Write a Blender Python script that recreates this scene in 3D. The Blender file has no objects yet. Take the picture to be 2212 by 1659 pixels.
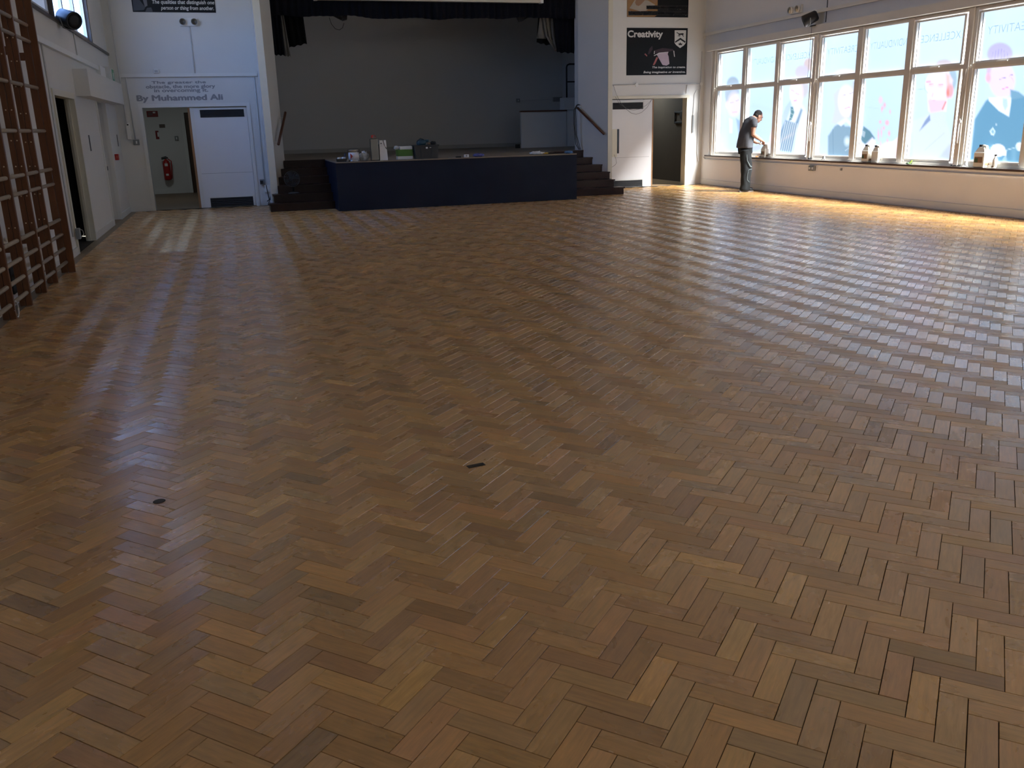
import bpy, bmesh, math, random
import numpy as np
from mathutils import Vector, Matrix

random.seed(7); rng = np.random.default_rng(7)
SC = bpy.context.scene
COL = SC.collection

# ------------------------------------------------------------------ camera
W, H, FPX = 2212.0, 1659.0, 1899.02
PITCH, ROLL, YAW, CAMH = 0.286158471, -0.0264976667, 0.292311534, 1.5
def cam_axes():
    c, s = math.cos, math.sin
    fwd = Vector((s(YAW)*c(PITCH), c(YAW)*c(PITCH), -s(PITCH)))
    right = Vector((c(YAW), -s(YAW), 0)); up = right.cross(fwd)
    return right*c(ROLL)+up*s(ROLL), up*c(ROLL)-right*s(ROLL), fwd
CR, CU, CF = cam_axes()
CPOS = Vector((0, 0, CAMH))
cam = bpy.data.cameras.new('camera'); camo = bpy.data.objects.new('camera', cam); COL.objects.link(camo)
cam.sensor_fit = 'HORIZONTAL'; cam.sensor_width = 36; cam.lens = FPX/W*36; cam.clip_end = 200; cam.clip_start = .05
m3 = Matrix((CR, CU, -CF)).transposed(); camo.matrix_world = Matrix.Translation(CPOS) @ m3.to_4x4()
SC.camera = camo

# ------------------------------------------------------------------ look, world, daylight
SC.view_settings.view_transform = 'Standard'; SC.view_settings.look = 'None'
SC.view_settings.gamma = 1; SC.view_settings.use_curve_mapping = False
SC.view_settings.exposure = 1.32
SKY_STRENGTH = 3.9
FILM_STRENGTH = .545
wd = bpy.data.worlds.new('sky'); SC.world = wd; wd.use_nodes = True
nt = wd.node_tree; nt.nodes.clear()
o_ = nt.nodes.new('ShaderNodeOutputWorld'); bg = nt.nodes.new('ShaderNodeBackground')
tc = nt.nodes.new('ShaderNodeTexCoord'); sx = nt.nodes.new('ShaderNodeSeparateXYZ'); rp = nt.nodes.new('ShaderNodeValToRGB')
nt.links.new(tc.outputs['Generated'], sx.inputs[0]); 
mr = nt.nodes.new('ShaderNodeMath'); mr.operation = 'MULTIPLY_ADD'; mr.inputs[1].default_value = .5; mr.inputs[2].default_value = .5
nt.links.new(sx.outputs[2], mr.inputs[0]); nt.links.new(mr.outputs[0], rp.inputs[0])
e_ = rp.color_ramp.elements          # sunlit ground below the horizon, clear blue above
e_[0].position = .46; e_[0].color = (.42, .38, .30, 1); e_[1].position = .52; e_[1].color = (.34, .52, 1, 1)
q_ = e_.new(.80); q_.color = (.22, .42, 1, 1)
nt.links.new(rp.outputs[0], bg.inputs[0]); bg.inputs[1].default_value = SKY_STRENGTH; nt.links.new(bg.outputs[0], o_.inputs[0])
sun = bpy.data.lights.new('sun', 'SUN'); sun.energy = 3100; sun.angle = math.radians(34); sun.color = (.95, .97, 1)
suno = bpy.data.objects.new('sun', sun); COL.objects.link(suno); suno.location = (30, 5, 30)
suno.rotation_euler = Vector((-.31, .60, -.74)).to_track_quat('-Z', 'Y').to_euler()
def portal(loc, rot, sx_, sy_):
    l = bpy.data.lights.new('sky_portal', 'AREA'); l.shape = 'RECTANGLE'; l.size = sx_; l.size_y = sy_
    l.cycles.is_portal = True
    o = bpy.data.objects.new('sky_portal', l); COL.objects.link(o); o.location = loc; o.rotation_euler = rot
YB, XL, XR, ZC = 19.7, -2.1, 10.88, 5.2
CLY0, CLY1, CLZ0, CLZ1 = 10.58, 17.78, 3.04, 4.75
portal((XL-.19, (14.18+CLY1)/2, (CLZ0+CLZ1)/2), (0, -math.pi/2, 0), CLZ1-CLZ0, CLY1-14.18)
RWX0, RWX1, RWZ0, RWZ1 = .5, 8.5, 2.9, 4.7

# ------------------------------------------------------------------ pixel -> place
def ray(x, y): return CR*((x-W/2)/FPX) + CU*(-(y-H/2)/FPX) + CF
def onz(x, y, z=0): d = ray(x, y); return CPOS + d*((z-CAMH)/d.z)
def ony(x, y, Y): d = ray(x, y); return CPOS + d*(Y/d.y)
def onx(x, y, X): d = ray(x, y); return CPOS + d*(X/d.x)
def B(x, y, Y=None): p = ony(x, y, YB if Y is None else Y); return (p.x, p.z)

# ------------------------------------------------------------------ helpers
def lin(r, g=None, b=None):
    if g is None: r, g, b = r
    f = lambda v: (v/255/12.92) if v/255 <= .04045 else ((v/255+.055)/1.055)**2.4
    return (f(r), f(g), f(b))
MATS = {}
def mat(name, rgb, rough=.6, var=.07, scale=6., metal=0., bump=0., spec=.4, emit=None, stretch=None):
    """procedural material: noise-varied base colour (linear rgb), optional fine bump"""
    if name in MATS: return MATS[name]
    m = bpy.data.materials.new(name); m.use_nodes = True; MATS[name] = m
    n = m.node_tree.nodes; l = m.node_tree.links; p = n['Principled BSDF']
    t = n.new('ShaderNodeTexCoord'); mp = n.new('ShaderNodeMapping'); no = n.new('ShaderNodeTexNoise'); mx = n.new('ShaderNodeMixRGB')
    l.new(t.outputs['Object'], mp.inputs[0]); l.new(mp.outputs[0], no.inputs['Vector'])
    if stretch: mp.inputs['Scale'].default_value = stretch
    no.inputs['Scale'].default_value = scale; no.inputs['Detail'].default_value = 4
    l.new(no.outputs[0], mx.inputs[0])
    mx.inputs[1].default_value = (*[c*(1-var) for c in rgb], 1); mx.inputs[2].default_value = (*[min(1, c*(1+var)) for c in rgb], 1)
    l.new(mx.outputs[0], p.inputs['Base Color'])
    p.inputs['Roughness'].default_value = rough; p.inputs['Metallic'].default_value = metal
    p.inputs['Specular IOR Level'].default_value = spec
    if bump:
        bn = n.new('ShaderNodeBump'); n2 = n.new('ShaderNodeTexNoise'); n2.inputs['Scale'].default_value = scale*8
        l.new(mp.outputs[0], n2.inputs['Vector']); l.new(n2.outputs[0], bn.inputs['Height'])
        bn.inputs['Strength'].default_value = bump; bn.inputs['Distance'].default_value = .01
        l.new(bn.outputs[0], p.inputs['Normal'])
    if emit: p.inputs['Emission Color'].default_value = (*emit[:3], 1); p.inputs['Emission Strength'].default_value = emit[3]
    return m
WL = {}
def props(o, label=None, cat=None, group=None, kind=None):
    if label: o['label'] = label
    if cat: o['category'] = cat
    if group: o['group'] = group
    if kind: o['kind'] = kind
    return o
def empty(name, loc, label=None, cat=None, group=None, kind=None):
    o = bpy.data.objects.new(name, None); COL.objects.link(o); o.location = loc; o.empty_display_size = .05
    WL[o] = Vector(loc); return props(o, label, cat, group, kind)
def link(name, me, m, parent=None, label=None, cat=None, group=None, kind=None, smooth=False, origin=None):
    """me in world coordinates; re-based on its parent or on its own foot"""
    if smooth:
        me.polygons.foreach_set('use_smooth', [True]*len(me.polygons))
    if parent is not None: off = WL[parent]
    elif origin is not None: off = Vector(origin)
    else:
        co = np.empty(len(me.vertices)*3); me.vertices.foreach_get('co', co); co = co.reshape(-1, 3)
        mn, mx = co.min(0), co.max(0); off = Vector(((mn[0]+mx[0])/2, (mn[1]+mx[1])/2, mn[2]))
    me.transform(Matrix.Translation(-off))
    for q in (m if isinstance(m, (list, tuple)) else [m]): me.materials.append(q)
    o = bpy.data.objects.new(name, me); COL.objects.link(o)
    if parent is not None: o.parent = parent
    else: o.location = off
    WL[o] = off
    return props(o, label, cat, group, kind)
def obj(name, bm, m, parent=None, **k):
    bmesh.ops.recalc_face_normals(bm, faces=bm.faces)
    me = bpy.data.meshes.new(name); bm.to_mesh(me); bm.free(); return link(name, me, m, parent, **k)
def NB(): return bmesh.new()
def box(bm, x0, x1, y0, y1, z0, z1, bev=0):
    vs = [bm.verts.new(p) for p in ((x0,y0,z0),(x1,y0,z0),(x1,y1,z0),(x0,y1,z0),(x0,y0,z1),(x1,y0,z1),(x1,y1,z1),(x0,y1,z1))]
    fs = [bm.faces.new([vs[i] for i in q]) for q in ((0,3,2,1),(4,5,6,7),(0,1,5,4),(1,2,6,5),(2,3,7,6),(3,0,4,7))]
    if bev:
        es = list({e for f in fs for e in f.edges}); bmesh.ops.bevel(bm, geom=es, offset=bev, segments=2, affect='EDGES', profile=.5)
    return vs
def bx(name, m, x0, x1, y0, y1, z0, z1, parent=None, bev=0, **k):
    b = NB(); box(b, x0, x1, y0, y1, z0, z1, bev); return obj(name, b, m, parent, **k)
def prism(bm, poly, a0, a1, axis='z'):
    def P(u, v, w): return {'z': (u, v, w), 'y': (u, w, v), 'x': (w, u, v)}[axis]
    lo = [bm.verts.new(P(u, v, a0)) for u, v in poly]; hi = [bm.verts.new(P(u, v, a1)) for u, v in poly]
    n = len(poly); bm.faces.new(lo[::-1]); bm.faces.new(hi)
    for i in range(n): bm.faces.new((lo[i], lo[(i+1) % n], hi[(i+1) % n], hi[i]))
def flat(name, m, poly, Y, parent, th=.002, axis='y', **k):
    b = NB(); prism(b, poly, Y-th, Y, axis); return obj(name, b, m, parent, **k)
def frames(pts):
    pts = [Vector(p) for p in pts]; out = []; ref = None
    for i, p in enumerate(pts):
        t = (pts[min(i+1, len(pts)-1)] - pts[max(i-1, 0)]).normalized()
        if ref is None: ref = Vector((0, 0, 1)) if abs(t.z) < .9 else Vector((1, 0, 0))
        u = (ref - t*ref.dot(t)).normalized(); v = t.cross(u); ref = u; out.append((p, u, v))
    return out
def tube(bm, pts, r, n=8, vaxis=None):
    rs = r if isinstance(r, (list, tuple)) else [r]*len(pts); rings = []
    for (p, u, v), rr in zip(frames(pts), rs):
        ru, rv = rr if isinstance(rr, (list, tuple)) else (rr, rr)
        rings.append([bm.verts.new(p + u*(ru*math.cos(2*math.pi*k/n)) + v*(rv*math.sin(2*math.pi*k/n))) for k in range(n)])
    for a, b in zip(rings, rings[1:]):
        for k in range(n): bm.faces.new((a[k], a[(k+1) % n], b[(k+1) % n], b[k]))
    bm.faces.new(rings[0][::-1]); bm.faces.new(rings[-1])
def limb(bm, pts, rad, n=14, vax=(0, 1, 0)):
    """tube whose sections keep one axis (vax); rad = (in-plane, along vax)"""
    vax = Vector(vax); pts = [Vector(p) for p in pts]; rings = []
    for i, p in enumerate(pts):
        t = (pts[min(i+1, len(pts)-1)] - pts[max(i-1, 0)]).normalized()
        v = (vax - t*vax.dot(t)).normalized(); u = v.cross(t)
        ru, rv = rad[i] if isinstance(rad[i], (tuple, list)) else (rad[i], rad[i])
        rings.append([bm.verts.new(p + u*(ru*math.cos(2*math.pi*k/n)) + v*(rv*math.sin(2*math.pi*k/n))) for k in range(n)])
    for a, b in zip(rings, rings[1:]):
        for k in range(n): bm.faces.new((a[k], a[(k+1) % n], b[(k+1) % n], b[k]))
    bm.faces.new(rings[0][::-1]); bm.faces.new(rings[-1])
def ball(bm, c, r, rot=None, seg=16, rings=10):
    r = r if isinstance(r, (tuple, list)) else (r, r, r)
    M = Matrix.Translation(Vector(c)) @ (rot.to_4x4() if rot else Matrix()) @ Matrix.Diagonal((*r, 1))
    bmesh.ops.create_uvsphere(bm, u_segments=seg, v_segments=rings, radius=1, matrix=M)
def lathe(bm, prof, c, n=20, M=None):
    c = Vector(c); M = M or Matrix(); rings = []
    for r, z in prof:
        rings.append([bm.verts.new(c + (M @ Vector((r*math.cos(2*math.pi*k/n), r*math.sin(2*math.pi*k/n), z)))) for k in range(n)])
    for a, b in zip(rings, rings[1:]):
        for k in range(n): bm.faces.new((a[k], a[(k+1) % n], b[(k+1) % n], b[k]))
    bm.faces.new(rings[0][::-1]); bm.faces.new(rings[-1])
def remesh(bm, voxel, smooth=4, noise=0, nscale=20):
    me = bpy.data.meshes.new('tmp'); bm.to_mesh(me); bm.free()
    o = bpy.data.objects.new('tmp', me); COL.objects.link(o)
    r = o.modifiers.new('r', 'REMESH'); r.mode = 'VOXEL'; r.voxel_size = voxel
    s = o.modifiers.new('s', 'SMOOTH'); s.iterations = smooth; s.factor = .5
    dg = bpy.context.evaluated_depsgraph_get(); out = bpy.data.meshes.new_from_object(o.evaluated_get(dg))
    bpy.data.objects.remove(o); out.materials.clear()
    if noise:
        from mathutils import noise as N
        nv = [v.normal.copy() for v in out.vertices]
        for v, q in zip(out.vertices, nv):
            v.co += q*(noise*N.noise(Vector((v.co.x*nscale, v.co.y*nscale, v.co.z*nscale*.55))))
    return out
def text_mesh(s, w, h, bold=0., shear=0., align='LEFT'):
    cu = bpy.data.curves.new('t', 'FONT'); cu.body = s; cu.offset = bold; cu.shear = shear; cu.fill_mode = 'FRONT'; cu.resolution_u = 4
    o = bpy.data.objects.new('t', cu); COL.objects.link(o)
    dg = bpy.context.evaluated_depsgraph_get(); dg.update(); me = bpy.data.meshes.new_from_object(o.evaluated_get(dg))
    bpy.data.objects.remove(o); me.materials.clear()
    co = np.empty(len(me.vertices)*3); me.vertices.foreach_get('co', co); co = co.reshape(-1, 3)
    mn, mx = co.min(0), co.max(0)
    co[:, 0] = (co[:, 0]-mn[0])/(mx[0]-mn[0])*w; co[:, 1] = (co[:, 1]-mn[1])/(mx[1]-mn[1])*h
    me.vertices.foreach_set('co', co.ravel()); return me
def words(me):
    """split a lettered line into its words (by the gaps between letters)"""
    bm = bmesh.new(); bm.from_mesh(me); bm.verts.ensure_lookup_table(); seen_ = set(); isl = []
    for v in bm.verts:
        if v in seen_: continue
        st = [v]; grp = []; seen_.add(v)
        while st:
            w = st.pop(); grp.append(w)
            for e in w.link_edges:
                o = e.other_vert(w)
                if o not in seen_: seen_.add(o); st.append(o)
        xs = [g.co.x for g in grp]; isl.append((min(xs), max(xs), grp))
    isl.sort(key=lambda q: q[0]); h = max(v.co.y for v in bm.verts); runs = []
    for q in isl:
        if runs and q[0]-runs[-1][1] < .26*h: runs[-1][1] = max(runs[-1][1], q[1]); runs[-1][2] += q[2]
        else: runs.append([q[0], q[1], list(q[2])])
    out = []
    for r in runs:
        vs = set(r[2]); idx = {}; V_ = []
        for v in r[2]: idx[v] = len(V_); V_.append(tuple(v.co))
        F_ = [[idx[v] for v in f.verts] for f in bm.faces if f.verts[0] in vs]
        m2 = bpy.data.meshes.new('word'); m2.from_pydata(V_, [], F_); out.append(m2)
    bm.free(); return out
def text_back(name, s, x0, x1, z0, z1, Y, m, parent, bold=.01, shear=0., smear=0., **k):
    for me in words(text_mesh(s, x1-x0, z1-z0, bold, shear)):
        if smear:
            b_ = bmesh.new()
            for i_, (dx, dy) in enumerate(((-1, 0), (1, 0), (0, .6), (0, -.6))):
                m2 = me.copy(); m2.transform(Matrix.Translation((dx*smear, dy*smear, i_*.0006))); b_.from_mesh(m2); bpy.data.meshes.remove(m2)
            b_.to_mesh(me); b_.free()
        me.transform(Matrix(((1,0,0,x0),(0,0,-1,Y),(0,1,0,z0),(0,0,0,1))))
        link('word', me, m, parent, **k)

# ------------------------------------------------------------------ materials
M_wall = mat('wall_paint', (.66, .655, .63), .55, .03, 2.2, bump=.05)
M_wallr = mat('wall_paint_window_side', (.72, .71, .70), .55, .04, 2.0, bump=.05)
M_gloss = mat('white_gloss_paint', (.70, .70, .67), .3, .03, 4)
M_cream = mat('cream_gloss_paint', (.64, .61, .50), .32, .04, 5)
M_door = mat('white_door_paint', (.72, .72, .72), .35, .03, 3)
M_skirt = mat('skirting_paint', (.66, .66, .64), .35, .05, 6)
M_ceil = mat('ceiling_tiles', (.76, .75, .72), .8, .04, 3)
M_stagew = mat('stage_wall_paint', (.62, .62, .61), .7, .03, 1.5)
M_frame = mat('window_frame_paint', (.62, .57, .49), .4, .04, 5)
M_frame2 = mat('window_sash_paint', (.70, .67, .60), .35, .04, 5)
M_sill = mat('sill_paint', (.68, .66, .62), .35, .05, 6)
M_darkwood = mat('dark_stained_wood', (.022, .009, .007), .34, .3, 5, spec=.2, stretch=(1, 8, 8))
M_rail = mat('varnished_handrail_wood', (.10, .035, .018), .28, .2, 8)
M_barwood = mat('varnished_brown_wood', (.135, .050, .017), .38, .35, 5, stretch=(10, 10, .6))
M_dowel = mat('worn_ash_dowel', (.34, .28, .21), .45, .25, 14, stretch=(4, .6, 4))
M_brass = mat('screw_brass', (.70, .58, .40), .35, .1, 20, metal=.8)
M_black = mat('black_plastic', (.012, .012, .013), .45, .2, 20)
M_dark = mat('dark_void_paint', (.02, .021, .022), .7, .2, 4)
M_metal = mat('bright_tin', (.42, .42, .41), .3, .1, 10, metal=1)
M_grey = mat('grey_plastic', (.22, .23, .23), .45, .1, 10)
M_white = mat('white_plastic', (.74, .74, .72), .35, .03, 10)
M_red = mat('red_enamel', (.38, .018, .014), .35, .1, 10)
M_navy = mat('navy_panel_paint', (.0075, .0125, .028), .5, .25, 2.5, spec=.15)
M_curt = mat('navy_velvet', (.006, .0075, .016), .9, .3, 14)
M_curtb = mat('black_cloth', (.004, .004, .004), .95, .3, 14)
M_lining = mat('cream_lining_cloth', (.30, .29, .26), .9, .15, 12)
M_wire = mat('cable_rubber', (.10, .10, .11), .5, .1, 20)
M_blackwire = mat('black_cable_rubber', (.012, .012, .014), .5, .1, 20)
M_stagefl = mat('stage_board', (.23, .19, .14), .45, .15, 3, stretch=(1, 6, 1))
M_pipe = mat('painted_conduit', (.60, .60, .60), .4, .05, 12)
M_brownin = mat('lobby_brown_paint', (.085, .068, .05), .7, .1, 3)
M_lip = mat('door_edge_lipping', (.30, .16, .07), .4, .2, 8, stretch=(6, 6, .8))

# ================================================================== STRUCTURE
# floor slab with the herringbone blocks as its parts
M_joint = mat('floor_joint_dirt', (.014, .008, .004), .9, .2, 30)
floor = bx('floor', M_joint, XL-.02, XR+.02, -2.5, YB+.25, -.12, -.0045, kind='structure')
# block material: tint and a block-local uv come with each block
M_wood = bpy.data.materials.new('oiled_wood_block'); M_wood.use_nodes = True
def build_wood():
    n = M_wood.node_tree.nodes; l = M_wood.node_tree.links; p = n['Principled BSDF']
    at = n.new('ShaderNodeAttribute'); at.attribute_name = 'tint'
    uv = n.new('ShaderNodeUVMap'); uv.uv_map = 'UVMap'
    def noise(sx, sy, sc, det, rough=.55):
        mp = n.new('ShaderNodeMapping'); mp.inputs['Scale'].default_value = (sx, sy, 1); l.new(uv.outputs[0], mp.inputs[0])
        t = n.new('ShaderNodeTexNoise'); t.inputs['Scale'].default_value = sc; t.inputs['Detail'].default_value = det; t.inputs['Roughness'].default_value = rough
        l.new(mp.outputs[0], t.inputs['Vector']); return t
    def ramp(src, a, b, ca, cb):
        r = n.new('ShaderNodeValToRGB'); e = r.color_ramp.elements
        e[0].position = a; e[1].position = b; e[0].color = (ca, ca, ca, 1); e[1].color = (cb, cb, cb, 1); l.new(src.outputs[0], r.inputs[0]); return r
    def mul(a, b, f=1.):
        x = n.new('ShaderNodeMixRGB'); x.blend_type = 'MULTIPLY'; x.inputs[0].default_value = f; l.new(a, x.inputs[1]); l.new(b, x.inputs[2]); return x.outputs[0]
    g1 = noise(1, 9, 9, 5); g2 = noise(1, 22, 26, 3); cl = noise(1, 2.2, 7, 2); kn = noise(1, 1.6, 38, 1)
    c = mul(at.outputs['Color'], ramp(g1, .3, .72, .82, 1.12).outputs[0])
    c = mul(c, ramp(g2, .3, .7, .93, 1.05).outputs[0])
    c = mul(c, ramp(cl, .25, .78, .90, 1.07).outputs[0])
    c = mul(c, ramp(kn, .12, .17, .35, 1.).outputs[0])
    l.new(c, p.inputs['Base Color'])
    rr = ramp(cl, .3, .75, .25, .36); rm = n.new('ShaderNodeMath'); rm.operation = 'MULTIPLY'
    l.new(rr.outputs[0], rm.inputs[0]); l.new(at.outputs['Alpha'], rm.inputs[1]); l.new(rm.outputs[0], p.inputs['Roughness'])
    tg = n.new('ShaderNodeTangent'); tg.direction_type = 'UV_MAP'; tg.uv_map = 'UVMap'; l.new(tg.outputs[0], p.inputs['Tangent'])
    p.inputs['Anisotropic'].default_value = .8; p.inputs['Anisotropic Rotation'].default_value = .25
    p.inputs['Specular IOR Level'].default_value = .5; p.inputs['IOR'].default_value = 2.15
    p.inputs['Coat Weight'].default_value = .2; p.inputs['Coat Roughness'].default_value = .28
    b = n.new('ShaderNodeBump'); b.inputs['Strength'].default_value = .06; b.inputs['Distance'].default_value = .002
    l.new(g1.outputs[0], b.inputs['Height']); l.new(b.outputs[0], p.inputs['Normal'])
build_wood()
LB, WB = .2294, .0715
O2 = np.array([.434, 2.317])*(1.5/1.52)
U = np.array([1, -1])/math.sqrt(2); V = np.array([-1, -1])/math.sqrt(2)
PAL = np.array([(.47,.285,.13),(.42,.235,.145),(.35,.26,.175),(.50,.325,.135),(.34,.20,.10),(.55,.37,.195),(.44,.265,.135)])*np.array([1.30, 1.12, .68])
def make_blocks():
    out = []
    x0, x1, y0, y1 = XL+.10, XR, -1.0, 19.55
    for n_ in range(-12, 45):
        for m_ in range(-190, 45):
            base = O2 + (U+V)*(WB*m_) + (U-V)*(LB*n_)
            for kind, (a, b, la, lb) in (('A', (0, 0, LB, WB)), ('B', (LB, WB-LB, WB, LB))):
                c = base + U*(a+la/2) + V*(b+lb/2)
                if not (x0+.02 < c[0] < x1+.04 and y0 < c[1] < y1+.08): continue
                if 2.0 < c[0] < 6.6 and c[1] > 17.5: continue
                if .8 < c[0] < 7.9 and c[1] > 18.2: continue
                out.append((kind, c[0], c[1]))
    return out
BL = make_blocks()
def block_geo(kind, cx, cy, seed):
    r = np.random.default_rng(seed)
    L_, W_ = LB/2 - r.uniform(.0006, .0013), WB/2 - r.uniform(.0006, .0014)
    du, dv = (U, V) if kind == 'A' else (V, U)
    z = r.normal(0, .00012); tu, tv = r.normal(0, .0010), r.normal(0, .0020)
    c = np.array([cx, cy]); ch = .0007
    vs = []
    for inset, dz in ((ch, 0), (0, -.0012), (0, -.012)):
        for su, sv in ((-1, -1), (1, -1), (1, 1), (-1, 1)):
            a, b = su*(L_-inset), sv*(W_-inset); q = c + du*a + dv*b
            vs.append((q[0], q[1], z + dz + tu*a*.3 + tv*b*.3))
    # face order by handedness
    fs = [(0, 1, 2, 3)]
    for o in (0, 4):
        for k in range(4): fs.append((o+k, o+4+k, o+4+(k+1) % 4, o+(k+1) % 4))
    if du[0]*dv[1]-du[1]*dv[0] < 0: fs = [f[::-1] for f in fs]
    ou, ov = r.uniform(0, 40, 2)
    uvl = [(su*L_+ou, sv*W_+ov) for _ in range(3) for su, sv in ((-1, -1), (1, -1), (1, 1), (-1, 1))]
    w = r.dirichlet(np.ones(len(PAL))*.45); t = (w[:, None]*PAL).sum(0)*r.normal(1, .10)
    return vs, fs, uvl, np.clip(t, .03, .8)
def blocks_mesh(name, items):
    V_, F_, UVs, T = [], [], [], []
    for (k, cx, cy), sd in items:
        vs, fs, uvl, t = block_geo(k, cx, cy, sd); o = len(V_); V_ += vs
        for f in fs:
            F_.append([o+i for i in f]); UVs += [uvl[i] for i in f]
        T += [(*t, .82+.4*((sd*7919) % 101)/101)]*len(vs)
    me = bpy.data.meshes.new(name); me.from_pydata(V_, [], F_)
    uv = me.uv_layers.new(name='UVMap'); uv.data.foreach_set('uv', np.array(UVs, dtype=np.float32).ravel())
    a = me.color_attributes.new('tint', 'FLOAT_COLOR', 'POINT'); a.data.foreach_set('color', np.array(T, dtype=np.float32).ravel())
    return me
def seen(cx, cy):
    d = Vector((cx, cy, 0))-CPOS; zc = d.dot(CF)
    if zc < .3: return 0
    x, y = W/2+FPX*d.dot(CR)/zc, H/2-FPX*d.dot(CU)/zc
    if not (15 < x < W-15 and 0 < y < H-12): return 0
    return CAMH/zc**3
order = sorted(range(len(BL)), key=lambda i: -seen(BL[i][1], BL[i][2]))
top = set(order[:300])
for i in order[:300]:
    link('wood_block', blocks_mesh('wood_block', [(BL[i], i)]), M_wood, floor)
link('wood_block_field', blocks_mesh('wood_block_field', [(b, i) for i, b in enumerate(BL) if i not in top]), M_wood, floor, kind='stuff')
# straight border boards along the left wall
M_border = mat('border_board', (.23, .18, .13), .45, .2, 6, stretch=(6, .8, 1))
for i in range(9):
    bx('border_board', M_border, XL, XL+.125, 1.0+i*2.1, 1.0+(i+1)*2.1-.003, -.01, .001, floor)

def walls(name, m, boxes, **k):
    b = NB()
    for q in boxes: box(b, *q)
    return obj(name, b, m, kind='structure', **k)
# back wall
DLx0, DLx1, DZ = -1.62, .40, 2.03
DRx0, DRx1 = 8.50, 10.45
walls('wall_back', M_wall, [(XL-.25, DLx0, YB, YB+.2, 0, ZC), (DLx0, DLx1, YB, YB+.2, DZ, ZC), (DLx1, .70, YB, YB+.2, 0, ZC),
      (8.04, DRx0, YB, YB+.2, 0, ZC), (DRx0, DRx1, YB, YB+.2, DZ, ZC), (DRx1, XR+.27, YB, YB+.2, 0, ZC)])
walls('wall_proscenium_header', M_wall, [(.68, 8.06, 19.5, 19.7, 4.55, ZC)])
b = NB(); prism(b, [(.68, 18.65), (.80, 18.65), (1.04, 19.5), (1.04, 19.72), (.68, 19.72)], 0, ZC); obj('wall_proscenium_left', b, M_wall, kind='structure')
b = NB(); prism(b, [(7.97, 18.65), (8.06, 18.65), (8.06, 19.72), (7.61, 19.72), (7.61, 19.5)], 0, ZC); obj('wall_proscenium_right', b, M_wall, kind='structure')
bx('trim_1', M_cream, .672, .805, 18.63, 18.65, .16, ZC, kind='structure')
bx('trim_2', M_cream, 7.965, 8.068, 18.63, 18.65, .16, ZC, kind='structure')
# left wall
D1y0, D1y1, R2y0, R2y1 = 12.98, 14.55, 16.92, 18.05
xl0 = XL-.12
walls('wall_left', M_wall, [(xl0, XL, -2.5, D1y0, 0, CLZ0), (xl0, XL, D1y0, D1y1, DZ, CLZ0), (xl0, XL, D1y1, R2y0, 0, CLZ0), (xl0, XL, R2y0, R2y1, 2.06, CLZ0),
      (xl0, XL, R2y1, YB, 0, CLZ0), (xl0, XL, -2.5, YB, CLZ1, ZC), (xl0, XL, -2.5, CLY0, CLZ0, CLZ1), (xl0, XL, CLY1, YB, CLZ0, CLZ1)])
# right wall
WY1, WY0 = 19.36, 11.46-7.68-.16      # window band, four bays
xr1 = XR+.27
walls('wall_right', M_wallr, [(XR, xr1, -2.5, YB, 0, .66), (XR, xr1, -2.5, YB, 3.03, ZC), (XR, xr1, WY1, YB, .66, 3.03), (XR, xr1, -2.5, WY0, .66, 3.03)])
walls('wall_rear', M_wall, [(XL-.25, XR+.27, -2.7, -2.5, 0, RWZ0), (XL-.25, XR+.27, -2.7, -2.5, RWZ1, ZC), (XL-.25, RWX0, -2.7, -2.5, RWZ0, RWZ1), (RWX1, XR+.27, -2.7, -2.5, RWZ0, RWZ1)])
walls('ceiling', M_ceil, [(XL-.25, XR+.27, -2.7, YB+.2, ZC, ZC+.2)])
# stage house
walls('wall_stage_back', M_stagew, [(.4, 9.3, 24.95, 25.1, 0, ZC)])
walls('wall_stage_left', M_stagew, [(.5, .65, 19.9, 24.95, 0, ZC)])
walls('wall_stage_right', M_stagew, [(9.25, 9.4, 19.9, 24.95, 0, ZC)])
walls('wall_stage_wing', M_stagew, [(8.06, 9.25, 19.9, 19.95, 0, ZC)])
walls('ceiling_stage', M_ceil, [(.4, 9.4, 19.5, 25.1, ZC, ZC+.1)])
SH = .915
walls('floor_stage', M_stagefl, [(.65, 9.25, 19.9, 24.95, SH-.08, SH), (1.04, 7.61, 19.37, 19.9, SH-.08, SH)])
walls('baseboard_stage', mat('stage_skirting', (.42, .42, .40), .5), [(.65, 9.25, 24.93, 24.95, SH, SH+.10)])
walls('wall_under_stage', M_dark, [(.65, 8.06, 19.72, 19.9, 0, SH-.08)])
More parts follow.
